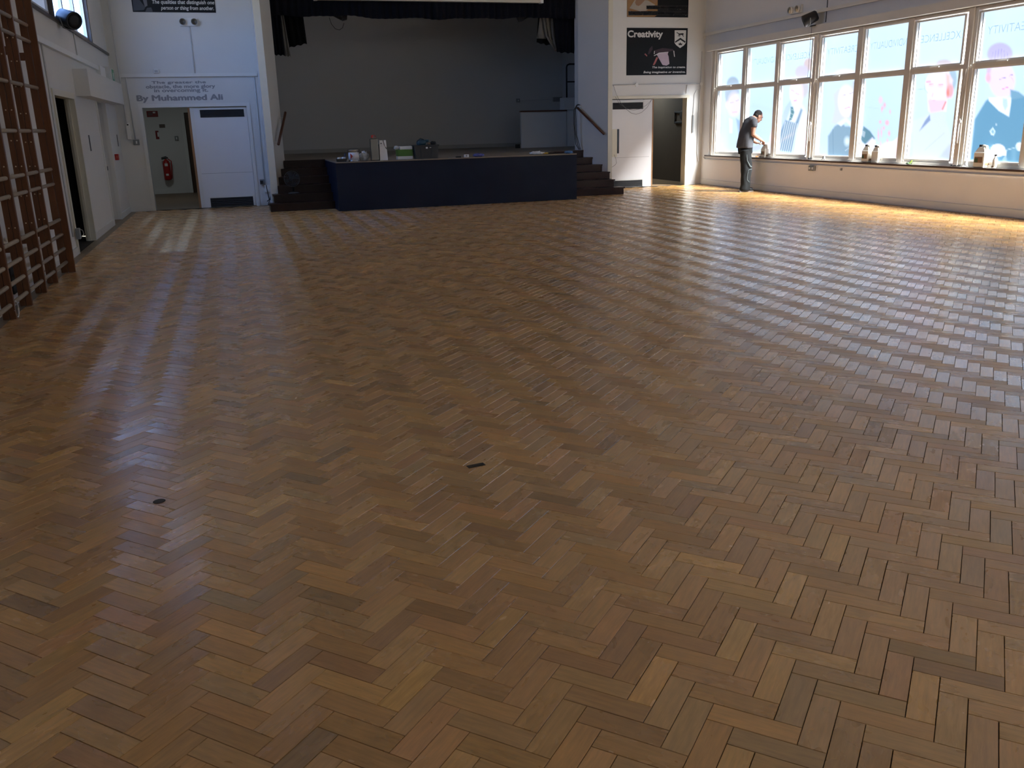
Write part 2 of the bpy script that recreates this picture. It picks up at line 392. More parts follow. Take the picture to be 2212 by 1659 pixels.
# lobby behind the left doors
YC = 25.3
walls('wall_lobby_back', M_wall, [(-3.4, -1.16, YC, YC+.1, 0, 2.8), (-.2, .5, YC, YC+.1, 0, 2.8), (-1.16, -.2, YC, YC+.1, 2.1, 2.8), (-3.5, .65, YC+.1, YC+.2, 0, 2.9), (.5, .65, 24.9, YC+.1, 0, 2.9)])
walls('wall_lobby_left', M_wall, [(-3.5, -3.4, 19.9, YC+.1, 0, 2.8), (-3.5, XL-.25, 19.8, 19.9, 0, 2.9)])
walls('ceiling_lobby', M_ceil, [(-3.5, .65, 19.9, YC+.1, 2.8, 2.9)])
walls('floor_lobby', mat('lobby_floor', (.16, .11, .07), .5, .1, 3), [(-3.5, .65, 19.88, YC+.2, -.1, -.001)])
walls('baseboard_lobby', M_skirt, [(-3.4, -1.25, YC-.02, YC, 0, .11)])
def lobby_fill(name, label, x, y, z, power):  # unseen lamp added only to brighten a dark lobby
    t = empty(name, (x, y, z), label, 'fill light'); bx('housing', M_white, x-.3, x+.3, y-.06, y+.06, z-.04, z-.001, t)
    l_ = bpy.data.lights.new('fill_lamp', 'AREA'); l_.shape = 'RECTANGLE'; l_.size = .55; l_.size_y = .1; l_.energy = power; l_.color = (.85, .95, 1)
    o = bpy.data.objects.new('fill_lamp', l_); COL.objects.link(o); o.parent = t; o.location = (0, 0, -.045)
lobby_fill('lobby_fill_lamp', 'added unseen fill light on the ceiling of the left lobby', -1.6, 22.6, 2.8, 3.5)
# lobby behind the right doors
walls('wall_right_lobby_side', M_brownin, [(10.95, 11.05, 19.9, 24.4, 0, 2.8)])
walls('wall_right_lobby_back', M_brownin, [(9.4, 11.05, 24.3, 24.4, 0, 2.8)])
walls('wall_right_lobby_left', M_brownin, [(9.4, 9.45, 19.95, 24.4, 0, 2.8)])
walls('ceiling_right_lobby', M_brownin, [(9.4, 11.05, 19.9, 24.4, 2.8, 2.9)])
walls('floor_right_lobby', mat('right_lobby_floor', (.30, .20, .11), .4, .12, 3), [(8.0, 11.05, 19.88, 24.4, -.1, -.004)])
lobby_fill('lobby_fill_lamp', 'added unseen fill light on the ceiling of the brown lobby', 10.2, 22.3, 2.8, 14.)
# store behind the left-wall doorway
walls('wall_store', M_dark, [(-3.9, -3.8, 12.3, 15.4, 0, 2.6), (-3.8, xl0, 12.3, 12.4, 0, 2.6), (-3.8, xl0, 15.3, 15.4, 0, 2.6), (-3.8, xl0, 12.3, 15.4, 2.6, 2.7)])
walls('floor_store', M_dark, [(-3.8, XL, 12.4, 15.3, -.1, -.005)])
# recess in the left wall
walls('wall_recess', M_wall, [(xl0-.35, xl0-.3, R2y0-.1, R2y1+.1, 0, 2.2), (xl0-.3, xl0, R2y0-.1, R2y0, 0, 2.2), (xl0-.3, xl0, R2y1, R2y1+.1, 0, 2.2), (xl0-.3, xl0, R2y0, R2y1, 2.06, 2.2)])
walls('floor_recess', mat('recess_floor', (.2, .14, .09), .5), [(xl0-.35, XL, R2y0-.1, R2y1+.1, -.1, -.004)])
# baseboards
bx('baseboard_back_left', M_skirt, XL, DLx0-.04, YB-.018, YB, 0, .11, kind='structure')
bx('baseboard_back_right', M_skirt, DRx1+.05, XR, YB-.018, YB, 0, .12, kind='structure')
bx('baseboard_right', M_skirt, XR-.022, XR, -2.5, YB-.02, .016, .13, kind='structure')
walls('baseboard_left', M_skirt, [(XL, XL+.018, D1y1+.05, R2y0-.06, .002, .11), (XL, XL+.018, R2y1+.03, YB-.02, .002, .11), (XL, XL+.018, -2.5, D1y0-.06, .002, .10)])

# ------------------------------------------------------------------ doors
def door_frame(name, x0, x1, ztop, Y, m=M_cream, w=.055):
    t = empty(name, ((x0+x1)/2, Y, 0), kind='structure')
    bx('jamb', m, x0-w, x0+.012, Y-.02, Y+.2, 0, ztop+w, t); bx('jamb', m, x1-.012, x1+w, Y-.02, Y+.2, 0, ztop+w, t)
    bx('head', m, x0+.012, x1-.012, Y-.02, Y+.2, ztop-.012, ztop+w, t); return t
door_frame('trim_3', DLx0, DLx1, DZ, YB, M_gloss)
door_frame('trim_4', DRx0, DRx1, DZ, YB, M_cream)
def door_leaf(name, x0, x1, Y, ztop, side, kick_left=False):
    """white flush leaf with louvred dark grilles above and below; side = x of the lipped edge"""
    t = empty(name, ((x0+x1)/2, Y, 0), kind='structure')
    bx('leaf', M_door, x0, x1, Y, Y+.045, .008, ztop, t, bev=.002)
    e0, e1 = (x0-.045, x0) if side < 0 else (x1, x1+.03)
    bx('edge_lipping', M_lip, e0, e1, Y-.004, Y+.045, .008, ztop, t, label='bare brown wood edge of the leaf')
    if side < 0: bx('edge_stile', M_gloss, x0, x0+.075, Y-.008, Y, .01, ztop, t)
    return t
def grille(t, x0, x1, z0, z1, Y, n=5):
    bx('grille_back', M_dark, x0, x1, Y-.006, Y-.0005, z0, z1, t)
    for i in range(n):
        z = z0 + (z1-z0)*(i+.5)/n
        b = NB(); prism(b, [(Y-.014, z-.006), (Y-.0065, z+.006), (Y-.0065, z+.002), (Y-.014, z-.010)], x0, x1, 'x'); obj('louvre', b, M_grey if False else M_dark, t)
    for (a, b_, c, d) in ((x0-.03, x1+.03, z1, z1+.03), (x0-.03, x0, z0, z1), (x1, x1+.03, z0, z1)):
        bx('grille_frame', M_gloss, a, b_, Y-.016, Y, c, d, t)
dl = door_leaf('door_1', -.72, .385, YB+.03, 2.0, -1)
grille(dl, -.53, .33, 1.81, 1.96, YB+.03); grille(dl, -.53, .33, .015, .20, YB+.03)
bx('panel_joint', mat('joint_line', (.3, .3, .3), .6), -.64, .37, YB+.0285, YB+.03, .698, .704, dl)  # thin grey strip along the panel joint
dr = door_leaf('door_2', 8.515, 9.565, YB+.03, 2.0, 1)
grille(dr, 8.545, 9.32, 1.79, 1.94, YB+.03); grille(dr, 8.55, 9.33, .02, .17, YB+.03)
bx('vision_panel', mat('vision_glass', (.05, .055, .06), .1, .3, 6), 8.67, 8.72, YB+.025, YB+.032, .80, 1.35, dr, label='narrow dark glass slot')
bx('panel_joint', MATS['joint_line'], 8.6, 9.5, YB+.0285, YB+.03, .698, .704, dr)
bx('push_plate', M_cream, 8.545, 8.665, YB+.02, YB+.03, .72, 1.35, dr)
# door far back in the left lobby
dd = empty('door_3', (-.68, YC, 0), kind='structure')
bx('leaf', mat('brown_lobby_door', (.06, .035, .02), .4, .2, 5, stretch=(8, 8, .7)), -1.07, -.2, YC+.03, YC+.075, .01, 2.02, dd)
bx('jamb', M_gloss, -1.16, -1.08, YC-.02, YC+.1, 0, 2.1, dd); bx('head', M_gloss, -1.08, -.2, YC-.02, YC+.1, 2.03, 2.1, dd)
# left-wall doorway lining and open leaf, recess door
t = empty('trim_5', (XL, 13.76, 0), kind='structure')
bx('jamb', M_cream, xl0, XL+.02, D1y0-.075, D1y0+.01, 0, 2.10, t); bx('jamb', M_cream, xl0, XL+.02, D1y1-.01, D1y1+.05, 0, 2.10, t)
bx('head', M_cream, xl0, XL+.02, D1y0+.01, D1y1-.01, DZ-.01, 2.10, t)
bx('door_stop', M_cream, xl0+.03, XL-.05, D1y1-.035, D1y1-.01, 0, DZ-.012, t)
t = empty('door_5', (xl0-.28, 17.5, 0), kind='structure')
bx('leaf', M_door, xl0-.3, xl0-.255, R2y0+.02, R2y1-.02, .01, 2.02, t)
bx('vision_panel', MATS['vision_glass'], xl0-.256, xl0-.25, 17.84, 17.90, 1.26, 1.57, t)
t = empty('trim_6', (XL, 17.5, 0), kind='structure')
bx('jamb', M_gloss, XL-.05, XL+.02, R2y0-.06, R2y0+.012, 0, 2.06, t); bx('jamb', M_gloss, XL-.05, XL+.02, R2y1-.012, R2y1+.03, 0, 2.06, t)
bx('latch_plate', M_grey, XL-.02, XL+.04, R2y0+.012, R2y0+.02, .93, 1.0, t)
# black slots on the left wall
for y0, y1, za, zb in ((15.5, 15.6, 1.28, 1.52), (19.22, 19.32, 1.30, 1.52)):
    bx('vision_slot', M_black, XL-.004, XL+.003, y0, y1, za, zb, label='narrow black vertical slot set in the white wall panel' if y0 < 17 else 'narrow black vertical slot beside the red call point', cat='slot')

# ------------------------------------------------------------------ clerestory on the left wall
M_clear = bpy.data.materials.new('clear_glass'); M_clear.use_nodes = True
n = M_clear.node_tree.nodes; l = M_clear.node_tree.links; n.remove(n['Principled BSDF'])
tr = n.new('ShaderNodeBsdfTransparent'); gl = n.new('ShaderNodeBsdfGlossy'); gl.inputs['Roughness'].default_value = .02; mx = n.new('ShaderNodeMixShader'); mx.inputs[0].default_value = .05
l.new(tr.outputs[0], mx.inputs[1]); l.new(gl.outputs[0], mx.inputs[2]); l.new(mx.outputs[0], n['Material Output'].inputs[0])
tr.inputs[0].default_value = (.93, .96, .97, 1)
M_alu = mat('white_window_profile', (.62, .64, .68), .3, .03, 6)
M_brownpost = mat('brown_window_post', (.07, .05, .04), .4, .15, 6)
bx('trim_7', M_brownpost, XL-.12, XL+.03, CLY0, YB, CLZ0-.04, CLZ0, kind='structure')
M_blind = mat('drawn_grey_blind', (.34, .37, .42), .7, .05, 4, emit=(.16, .20, .30, .5))  # faint emission stands in for daylight behind the blind
def clere(name, y0, y1, npane, glass):
    t = empty(name, (XL-.12, (y0+y1)/2, CLZ0), kind='structure')
    bx('post', M_brownpost, XL-.125, XL-.005, y1-.09, y1, CLZ0, CLZ1, t); 
    xa, xb = XL-.12, XL-.06; ya, yb = y0, y1-.09
    bx('rail', M_alu, xa, xb, ya, yb, CLZ0, CLZ0+.09, t); bx('rail', M_alu, xa, xb, ya, yb, CLZ1-.07, CLZ1, t)
    w = (yb-ya)/npane
    for i in range(npane):
        a, c = ya+i*w, ya+(i+1)*w
        bx('stile', M_alu, xa, xb, a, a+.055, CLZ0+.09, CLZ1-.07, t); bx('stile', M_alu, xa, xb, c-.055, c, CLZ0+.09, CLZ1-.07, t)
        bx('pane', glass, xa+.025, xa+.031, a+.055, c-.055, CLZ0+.09, CLZ1-.07, t)
ys = [17.78, 14.18, 10.58]
for i in range(2): clere('window_%d' % (i+4), ys[i+1], ys[i], 3, M_clear if i == 0 else M_blind)

M_fill = mat('fill_light_glass', (.3, .3, .3), .4, .03, 5, emit=(.95, .96, 1., .75))  # emissive glass, used only to add light to the hall
t = empty('window_6', ((RWX0+RWX1)/2, -2.6, RWZ0), kind='structure')  # unseen window added behind the camera as a fill light
for i in range(8):
    w_ = (RWX1-RWX0)/8; a_ = RWX0+i*w_
    bx('mullion', M_alu, a_, a_+.05, -2.66, -2.58, RWZ0, RWZ1, t); bx('pane', M_fill, a_+.05, a_+w_, -2.63, -2.624, RWZ0, RWZ1, t)

# ------------------------------------------------------------------ printed windows on the right
XW = 11.0
r3 = lambda q: (1510+q[0]/5.672, q[1]/5.672)
r4 = lambda q: (1510+q[0]/5.672, 160+q[1]/5.672)
r5 = lambda q: (1850+q[0]/6.11, q[1]/6.11)
r6 = lambda q: (1850+q[0]/6.11, 220+q[1]/6.11)
PR = []    # printed picture: (kind, data in pixel frame, colour, softness, opacity)
def poly(f, pts, col, soft=1.2, a=1.): PR.append(('p', np.array([f(q) for q in pts]), np.array(lin(col)), soft, a))
def ell(f, c, r, col, soft=1.5, a=1.):
    k = 5.672 if f in (r3, r4) else 6.11
    PR.append(('e', np.array([*f(c), r[0]/k, r[1]/k]), np.array(lin(col)), soft, a))
def line(f, p, q, w, col, a=1.): PR.append(('l', np.array([*f(p), *f(q), w]), np.array(lin(col)), .8, a))
def pictures():
    # boy with dark hair
    ell(r4, (415, 130), (78, 100), (150, 170, 190), 2); poly(r4, [(315, 200), (495, 185), (490, 240), (440, 245), (385, 290), (365, 350), (335, 360), (318, 280)], (160, 180, 200), 2)
    ell(r4, (432, 380), (78, 150), (222, 212, 243), 4); ell(r4, (348, 375), (18, 35), (235, 205, 230), 2)
    line(r4, (385, 350), (420, 345), 1.2, (170, 170, 205)); line(r4, (455, 330), (482, 318), 1.2, (170, 170, 205)); line(r4, (410, 470), (460, 465), 1.2, (205, 165, 205))
    poly(r4, [(360, 540), (480, 530), (520, 720), (500, 960), (250, 960), (270, 700)], (188, 214, 250), 4); poly(r4, [(370, 540), (410, 560), (405, 720), (375, 720)], (226, 240, 255), 2)
    poly(r4, [(455, 545), (500, 570), (520, 690), (490, 760)], (150, 180, 230), 2)
    # pale bench and utensils
    poly(r4, [(620, 255), (935, 235), (930, 370), (620, 350)], (186, 214, 250), 3, .7); poly(r4, [(620, 360), (925, 420), (920, 480), (620, 400)], (180, 205, 240), 6, .5)
    poly(r4, [(905, 640), (870, 780), (885, 960), (910, 960)], (232, 214, 245), 3); poly(r4, [(660, 890), (740, 860), (770, 900), (700, 965), (650, 965)], (176, 190, 220), 2)
    # girl in a striped apron
    ell(r3, (1345, 790), (62, 78), (200, 186, 190), 2); ell(r3, (1255, 890), (84, 95), (194, 192, 222), 4)
    ell(r4, (1285, 165), (58, 130), (192, 194, 206), 3); ell(r4, (1195, 230), (80, 165), (240, 216, 240), 3)
    line(r4, (1135, 200), (1160, 205), 1.2, (150, 160, 205)); line(r4, (1190, 240), (1220, 245), 1.2, (150, 160, 205)); line(r4, (1165, 330), (1195, 320), 1.6, (215, 140, 190))
    poly(r4, [(1120, 320), (1060, 400), (1000, 560), (985, 700), (1060, 620), (1130, 380)], (176, 200, 236), 2)
    poly(r4, [(1150, 390), (1260, 350), (1300, 420), (1350, 560), (1330, 720), (1190, 700), (1080, 560)], (214, 228, 253), 3)
    poly(r4, [(985, 720), (1060, 565), (1180, 600), (1250, 420), (1268, 440), (1190, 700), (1135, 960), (978, 935)], (118, 150, 178), 2)
    poly(r4, [(1122, 400), (1150, 400), (1168, 470), (1135, 560), (1098, 575), (1122, 480)], (84, 132, 146), 1.2)
    for k in range(7): line(r4, (1060+k*24, 585+k*4), (985+k*25, 935+k*4), .9, (226, 238, 250))
    line(r4, (1130, 430), (1162, 445), .7, (190, 215, 215)); line(r4, (1125, 480), (1160, 500), .7, (190, 215, 215)); line(r4, (1110, 530), (1140, 545), .7, (190, 215, 215))
    poly(r4, [(1200, 720), (1330, 690), (1318, 985), (1170, 975)], (232, 216, 247), 3)
    # girl with long fair hair
    ell(r3, (1800, 890), (100, 40), (222, 210, 215), 4)
    poly(r4, [(1640, 250), (1700, 180), (1850, 170), (1890, 80), (1915, 120), (1930, 420), (1905, 560), (1850, 540), (1760, 560), (1680, 620), (1620, 600), (1660, 420)], (196, 206, 226), 4)
    ell(r4, (1805, 330), (98, 190), (234, 224, 246), 3); poly(r4, [(1890, 90), (1912, 120), (1928, 480), (1890, 570), (1848, 530), (1902, 330)], (168, 184, 198), 2)
    line(r4, (1760, 265), (1790, 255), 1.4, (150, 160, 200)); line(r4, (1850, 240), (1885, 228), 1.4, (150, 160, 200)); line(r4, (1790, 420), (1845, 405), 1.8, (225, 165, 205)); line(r4, (1830, 290), (1840, 350), .8, (215, 200, 235))
    poly(r4, [(1580, 760), (1660, 640), (1750, 585), (1790, 640), (1840, 640), (1890, 670), (1880, 1003), (1578, 1000)], (126, 158, 182), 2)
    poly(r4, [(1690, 605), (1800, 530), (1880, 600), (1870, 650), (1800, 590), (1740, 640)], (214, 230, 250), 1.5); ell(r4, (1815, 825), (40, 62), (176, 202, 222), 2); ell(r4, (1815, 825), (20, 34), (205, 225, 240), 1)
    line(r4, (1790, 940), (1870, 880), 1, (200, 215, 230)); line(r4, (1640, 680), (1645, 980), 1.2, (105, 138, 165))
    # sleeve, hand and red flakes
    line(r6, (60, 60), (300, 90), 1.5, (178, 205, 240))
    poly(r6, [(95, 320), (180, 385), (245, 480), (215, 540), (110, 560), (48, 490)], (92, 132, 152), 1.5)
    for k in range(4): line(r6, (70+k*14, 380+k*5), (60+k*14, 440+k*8), .8, (210, 225, 240))
    poly(r6, [(35, 530), (120, 560), (210, 470), (260, 520), (230, 590), (150, 600), (60, 720), (35, 720)], (212, 216, 248), 2)
    for (x, y, a, b_) in ((315, 265, 16, 22), (405, 275, 26, 36), (362, 345, 14, 24), (432, 415, 16, 34), (330, 400, 10, 50), (290, 440, 10, 60), (345, 80, 12, 24), (375, 40, 12, 20), (335, 100, 10, 30), (445, 130, 10, 24), (410, 520, 12, 30), (320, 590, 12, 60)):
        ell(r6, (x, y), (a, b_), (226, 172, 186), 1.5, .85)
    ell(r5, (320, 1320), (26, 46), (226, 190, 205), 2, .8); ell(r5, (370, 1390), (16, 34), (215, 175, 190), 2, .8)
    poly(r6, [(340, 640), (380, 560), (470, 540), (555, 470), (575, 470), (555, 738), (340, 700)], (250, 216, 236), 3); ell(r6, (455, 560), (60, 24), (255, 240, 246), 4)
    # student in goggles and lab coat
    ell(r5, (1160, 860), (125, 80), (186, 180, 190), 3)
    ell(r5, (1270, 1040), (55, 150), (158, 184, 204), 2)
    poly(r5, [(950, 1000), (1040, 960), (1210, 950), (1270, 1060), (1240, 1240), (1190, 1300), (1180, 1467), (955, 1467), (940, 1210), (905, 1100)], (244, 218, 238), 3)
    poly(r5, [(1180, 960), (1230, 1000), (1235, 1160), (1190, 1150)], (240, 190, 190), 3); ell(r5, (1238, 1200), (42, 90), (246, 168, 178), 2); ell(r5, (1205, 1225), (18, 60), (250, 130, 120), 2)
    ell(r5, (985, 1120), (34, 24), (242, 196, 196), 3, .7); ell(r5, (1108, 1130), (36, 26), (242, 196, 196), 3, .7); line(r5, (965, 1110), (1010, 1104), 1.2, (170, 150, 185)); line(r5, (1090, 1115), (1140, 1112), 1.2, (170, 150, 185)); line(r5, (970, 1320), (1040, 1330), 1.4, (235, 150, 190)); line(r5, (1010, 1230), (1000, 1275), 1.2, (238, 170, 190))
    line(r5, (905, 1030), (900, 1180), 1.2, (176, 200, 226)); line(r5, (900, 1180), (945, 1230), 1.2, (176, 200, 226)); line(r5, (925, 1080), (975, 1075), 2.2, (205, 120, 150)); line(r5, (770, 1190), (920, 1165), .8, (160, 190, 220))
    poly(r6, [(948, -20), (1190, -20), (1150, 110), (980, 160)], (246, 196, 214), 2); line(r6, (1180, 0), (1135, 100), 2.6, (250, 130, 130))
    poly(r6, [(740, 250), (900, 190), (980, 140), (1130, 120), (1185, 170), (1180, 240), (1250, 430), (1265, 560), (1250, 765), (740, 750)], (198, 214, 250), 3)
    poly(r6, [(968, 168), (976, 245), (832, 385), (905, 250)], (128, 150, 188), 1.2); line(r6, (900, 640), (1160, 410), .9, (176, 192, 232)); poly(r6, [(1080, 740), (1230, 560), (1262, 560), (1240, 765)], (182, 196, 240), 3)
    # smiling boy in a dark jumper
    ell(r5, (1895, 720), (172, 160), (178, 176, 224), 3); poly(r5, [(1715, 800), (1780, 860), (1800, 1060), (1755, 1100), (1718, 980)], (200, 182, 212), 3)
    for k in range(6): line(r5, (1800+k*38, 640+abs(k-2.5)*18), (1780+k*44, 800), .9, (150, 146, 205))
    ell(r5, (1925, 1060), (172, 235), (222, 208, 246), 3); ell(r5, (1740, 1030), (34, 56), (242, 180, 200), 2)
    line(r5, (1890, 1045), (1965, 1025), 1.6, (150, 140, 195)); line(r5, (2020, 1000), (2060, 985), 1.6, (150, 140, 195)); line(r5, (1930, 1175), (2000, 1150), 1.6, (215, 130, 190)); line(r5, (2040, 1010), (2075, 1080), 1, (200, 180, 230))
    poly(r5, [(2030, 1180), (2140, 1210), (2230, 1280), (2230, 1500), (2050, 1500)], (112, 158, 188), 2)
    poly(r6, [(1705, -10), (1740, -40), (1880, 110), (2010, 195), (2040, -30), (2230, -60), (2230, 800), (1505, 765), (1560, 230)], (96, 148, 182), 2)
    poly(r6, [(1745, -15), (1745, -60), (2040, -60), (2040, 10), (2010, 190), (1880, 118)], (222, 240, 255), 1.5); poly(r6, [(1930, -50), (1990, -40), (2000, 60), (1960, 120), (1930, 40)], (180, 208, 240), 1.5)
    poly(r6, [(1800, 335), (1835, 390), (1815, 448), (1780, 440), (1755, 390)], (200, 226, 244), .8); poly(r6, [(1800, 360), (1820, 395), (1805, 425), (1775, 395)], (130, 178, 208), .8); ell(r6, (1845, 300), (9, 12), (190, 215, 235), 1)
    ell(r6, (1870, 640), (95, 82), (232, 238, 255), 1.5); poly(r6, [(1770, 640), (1980, 650), (1975, 710), (1850, 700), (1830, 850), (1760, 850)], (236, 240, 255), 1.5); ell(r6, (2152, 592), (50, 58), (216, 240, 255), 1); line(r6, (1965, 640), (2110, 600), 1.6, (190, 220, 240))
    poly(r6, [(2040, 620), (2120, 600), (2110, 800), (2050, 800)], (120, 170, 200), 4, .6)
pictures()
def paint(co):
    """print colour for points on the glass"""
    d = co - np.array(CPOS); zc = d @ np.array(CF)
    x = W/2+FPX*(d @ np.array(CR))/zc; y = H/2-FPX*(d @ np.array(CU))/zc
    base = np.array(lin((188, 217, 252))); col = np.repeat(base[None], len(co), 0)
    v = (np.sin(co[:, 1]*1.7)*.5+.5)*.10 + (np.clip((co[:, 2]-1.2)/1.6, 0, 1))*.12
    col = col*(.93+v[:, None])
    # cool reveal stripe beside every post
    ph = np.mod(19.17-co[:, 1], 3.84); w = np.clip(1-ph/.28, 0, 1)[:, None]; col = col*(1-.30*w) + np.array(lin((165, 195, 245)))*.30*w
    for kind, dt, c, soft, a in PR:
        if kind == 'e':
            q = np.hypot((x-dt[0])/dt[2], (y-dt[1])/dt[3]); sd = (q-1)*min(dt[2], dt[3])
        elif kind == 'l':
            p0, p1 = dt[:2], dt[2:4]; e = p1-p0; t = np.clip(((x-p0[0])*e[0]+(y-p0[1])*e[1])/max(1e-6, e @ e), 0, 1)
            sd = np.hypot(x-p0[0]-t*e[0], y-p0[1]-t*e[1])-dt[4]*.5
        else:
            n_ = len(dt); ins = np.zeros(len(x), bool); ds = np.full(len(x), 1e9)
            for i in range(n_):
                p0, p1 = dt[i], dt[(i+1) % n_]; e = p1-p0
                t = np.clip(((x-p0[0])*e[0]+(y-p0[1])*e[1])/max(1e-6, e @ e), 0, 1)
                ds = np.minimum(ds, np.hypot(x-p0[0]-t*e[0], y-p0[1]-t*e[1]))
                cr = ((p0[1] > y) != (p1[1] > y)); xi = p0[0]+(y-p0[1])*e[0]/(e[1] if abs(e[1]) > 1e-9 else 1e-9); ins ^= cr & (x < xi)
            sd = np.where(ins, -ds, ds)
        k = np.clip(.5-sd/(2*soft), 0, 1)*a
        col = col*(1-k[:, None])+c*k[:, None]
    return col
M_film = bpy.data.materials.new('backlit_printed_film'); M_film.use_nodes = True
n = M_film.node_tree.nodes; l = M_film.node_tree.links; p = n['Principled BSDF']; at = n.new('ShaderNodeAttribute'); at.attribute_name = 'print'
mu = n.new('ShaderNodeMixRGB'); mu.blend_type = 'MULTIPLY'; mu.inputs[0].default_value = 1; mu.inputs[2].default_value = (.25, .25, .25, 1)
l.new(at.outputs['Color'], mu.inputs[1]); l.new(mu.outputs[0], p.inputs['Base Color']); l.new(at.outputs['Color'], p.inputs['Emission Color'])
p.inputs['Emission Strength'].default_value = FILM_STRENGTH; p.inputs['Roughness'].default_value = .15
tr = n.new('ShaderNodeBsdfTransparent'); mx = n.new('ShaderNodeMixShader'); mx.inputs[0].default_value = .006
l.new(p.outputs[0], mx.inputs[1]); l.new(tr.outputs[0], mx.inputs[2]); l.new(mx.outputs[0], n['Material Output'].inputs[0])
M_letter = mat('film_lettering', lin(150, 180, 205), .4, .03, 5, emit=(*lin(140, 172, 205), FILM_STRENGTH*.85))
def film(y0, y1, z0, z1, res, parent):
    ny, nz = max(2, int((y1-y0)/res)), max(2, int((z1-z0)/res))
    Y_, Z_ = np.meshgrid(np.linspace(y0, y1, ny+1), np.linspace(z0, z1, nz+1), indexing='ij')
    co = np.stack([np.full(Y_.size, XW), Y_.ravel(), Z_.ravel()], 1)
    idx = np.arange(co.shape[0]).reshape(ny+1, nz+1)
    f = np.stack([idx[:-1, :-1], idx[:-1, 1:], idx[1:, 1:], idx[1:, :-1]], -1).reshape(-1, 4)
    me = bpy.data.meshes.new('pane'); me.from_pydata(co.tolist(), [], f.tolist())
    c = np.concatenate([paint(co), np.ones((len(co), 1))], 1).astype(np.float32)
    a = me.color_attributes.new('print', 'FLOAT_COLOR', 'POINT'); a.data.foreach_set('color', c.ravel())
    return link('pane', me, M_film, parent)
M_handle = mat('white_lever', (.8, .8, .78), .3)
WORDS = ['', 'INDIVIDUALITY', 'EXCELLENCE', 'CREATIVITY', 'INDIVIDUALITY', 'EXCELLENCE', 'CREATIVITY']
def bay(k):
    s = -3.84*k; ytop = 19.35+s; ybot = ytop-3.84
    t = empty('window_%d' % (k+1) if k < 3 else 'window_9', (XW, (ytop+ybot)/2, .7), kind='structure')
    lo, hi, td, tu = .72, 3.03, 2.14, 2.245
    xa, xb = XR+.045, XW+.06
    # posts and rails as separate members
    bx('post', M_frame, XR+.02, xb, ytop-.10, ytop+.0, lo-.04, hi, t)
    bx('post_rebate', M_frame2, XR+.05, xb, ytop-.16, ytop-.10, lo-.04, hi, t)
    mull = [(17.92+s, 18.13+s), (16.66+s, 16.86+s)]
    for a, c in mull: bx('mullion', M_frame, xa, xb, a+.04, c-.04, lo, hi, t)
    bx('transom', M_frame, xa+.01, xb, ybot+.0, ytop-.16, td+.02, tu-.02, t)
    bx('bottom_rail', M_frame2, xa+.01, xb, ybot, ytop-.16, lo-.04, .74, t)
    bx('head_rail', M_frame, xa+.01, xb, ybot, ytop-.16, 2.985, hi, t)
    panes = [(18.13+s, 19.16+s), (16.86+s, 17.92+s), (15.64+s, 16.66+s)]
    for j, (a, c) in enumerate(panes):
        opening = j != 1
        z0, z1 = (tu+.01, 2.94) if opening else (tu-.01, 2.97)
        res = .017 if k*3+j < 7 else .3
        for (za, zb) in ((.785, td), (z0, z1)):
            pn = film(a, c, za, zb, res, t)
            w = .042
            for q in ((a-w, a, za-.02, zb+.02), (c, c+w, za-.02, zb+.02)): bx('sash_stile', M_frame2, xa+.025, XW+.03, q[0], q[1], q[2], q[3], t)
            for q in ((za-.045, za), (zb, zb+.03)): bx('sash_rail', M_frame2, xa+.025, XW+.03, a, c, q[0], q[1], t)
            for q in ((a, a+.006), (c-.006, c)): bx('gasket', M_black, XW-.008, XW-.002, q[0], q[1], za, zb, t)
            if za > 2 and k*3+j < 7 and WORDS[k*3+j]:
                wd_ = WORDS[k*3+j]; ww = {'EXCELLENCE': .93, 'INDIVIDUALITY': .95, 'CREATIVITY': .90}[wd_]
                me = text_mesh(wd_, ww, .115, -.012)
                # read from outside: mirrored from the hall
                me.transform(Matrix(((0, 0, -1, XW-.002), (1, 0, 0, a+.02), (0, 1, 0, 2.62), (0, 0, 0, 1))))
                link('lettering', me, M_letter, pn, label='grey outline lettering that reads backwards')
        if opening:
            bx('stay_handle', M_handle, xa+.0, xa+.025, (a+c)/2-.10, (a+c)/2+.10, tu-.03, tu-.015, t)
    # tall lever on the post
    b = NB(); tube(b, [(XR+.015, ytop-.06, 1.05), (XR+.005, ytop-.065, 1.20), (XR+.005, ytop-.07, 1.42)], .010, 6); box(b, XR+.0, XR+.022, ytop-.09, ytop-.06, 1.36, 1.40)
    if k: obj('lever_handle', b, M_handle, t)
    else: b.free()
    b = NB(); tube(b, [(XR+.012, ytop-.05, 1.42), (XR+.012, ytop-.06, 1.9), (XR+.012, ytop-.08, 2.15), (XR+.012, ytop-.16, 2.2)], .005, 5); obj('stay_cable', b, M_frame2, t)
for k in range(4): bay(k)
bx('trim_8', M_frame2, XR-.11, XR+.05, WY0, WY1+.1, 3.03, 3.165, kind='structure')     # boxed head above the windows
ws = empty('trim_9', (XR+.05, 11, .66), kind='structure')
bx('sill_board', M_sill, XR-.03, XW+.0, WY0, WY1+.12, .665, .695, ws); bx('sill_nosing', mat('worn_sill_edge', (.055, .035, .03), .5, .4, 14), XR-.045, XR-.03, WY0, WY1+.12, .668, .698, ws)

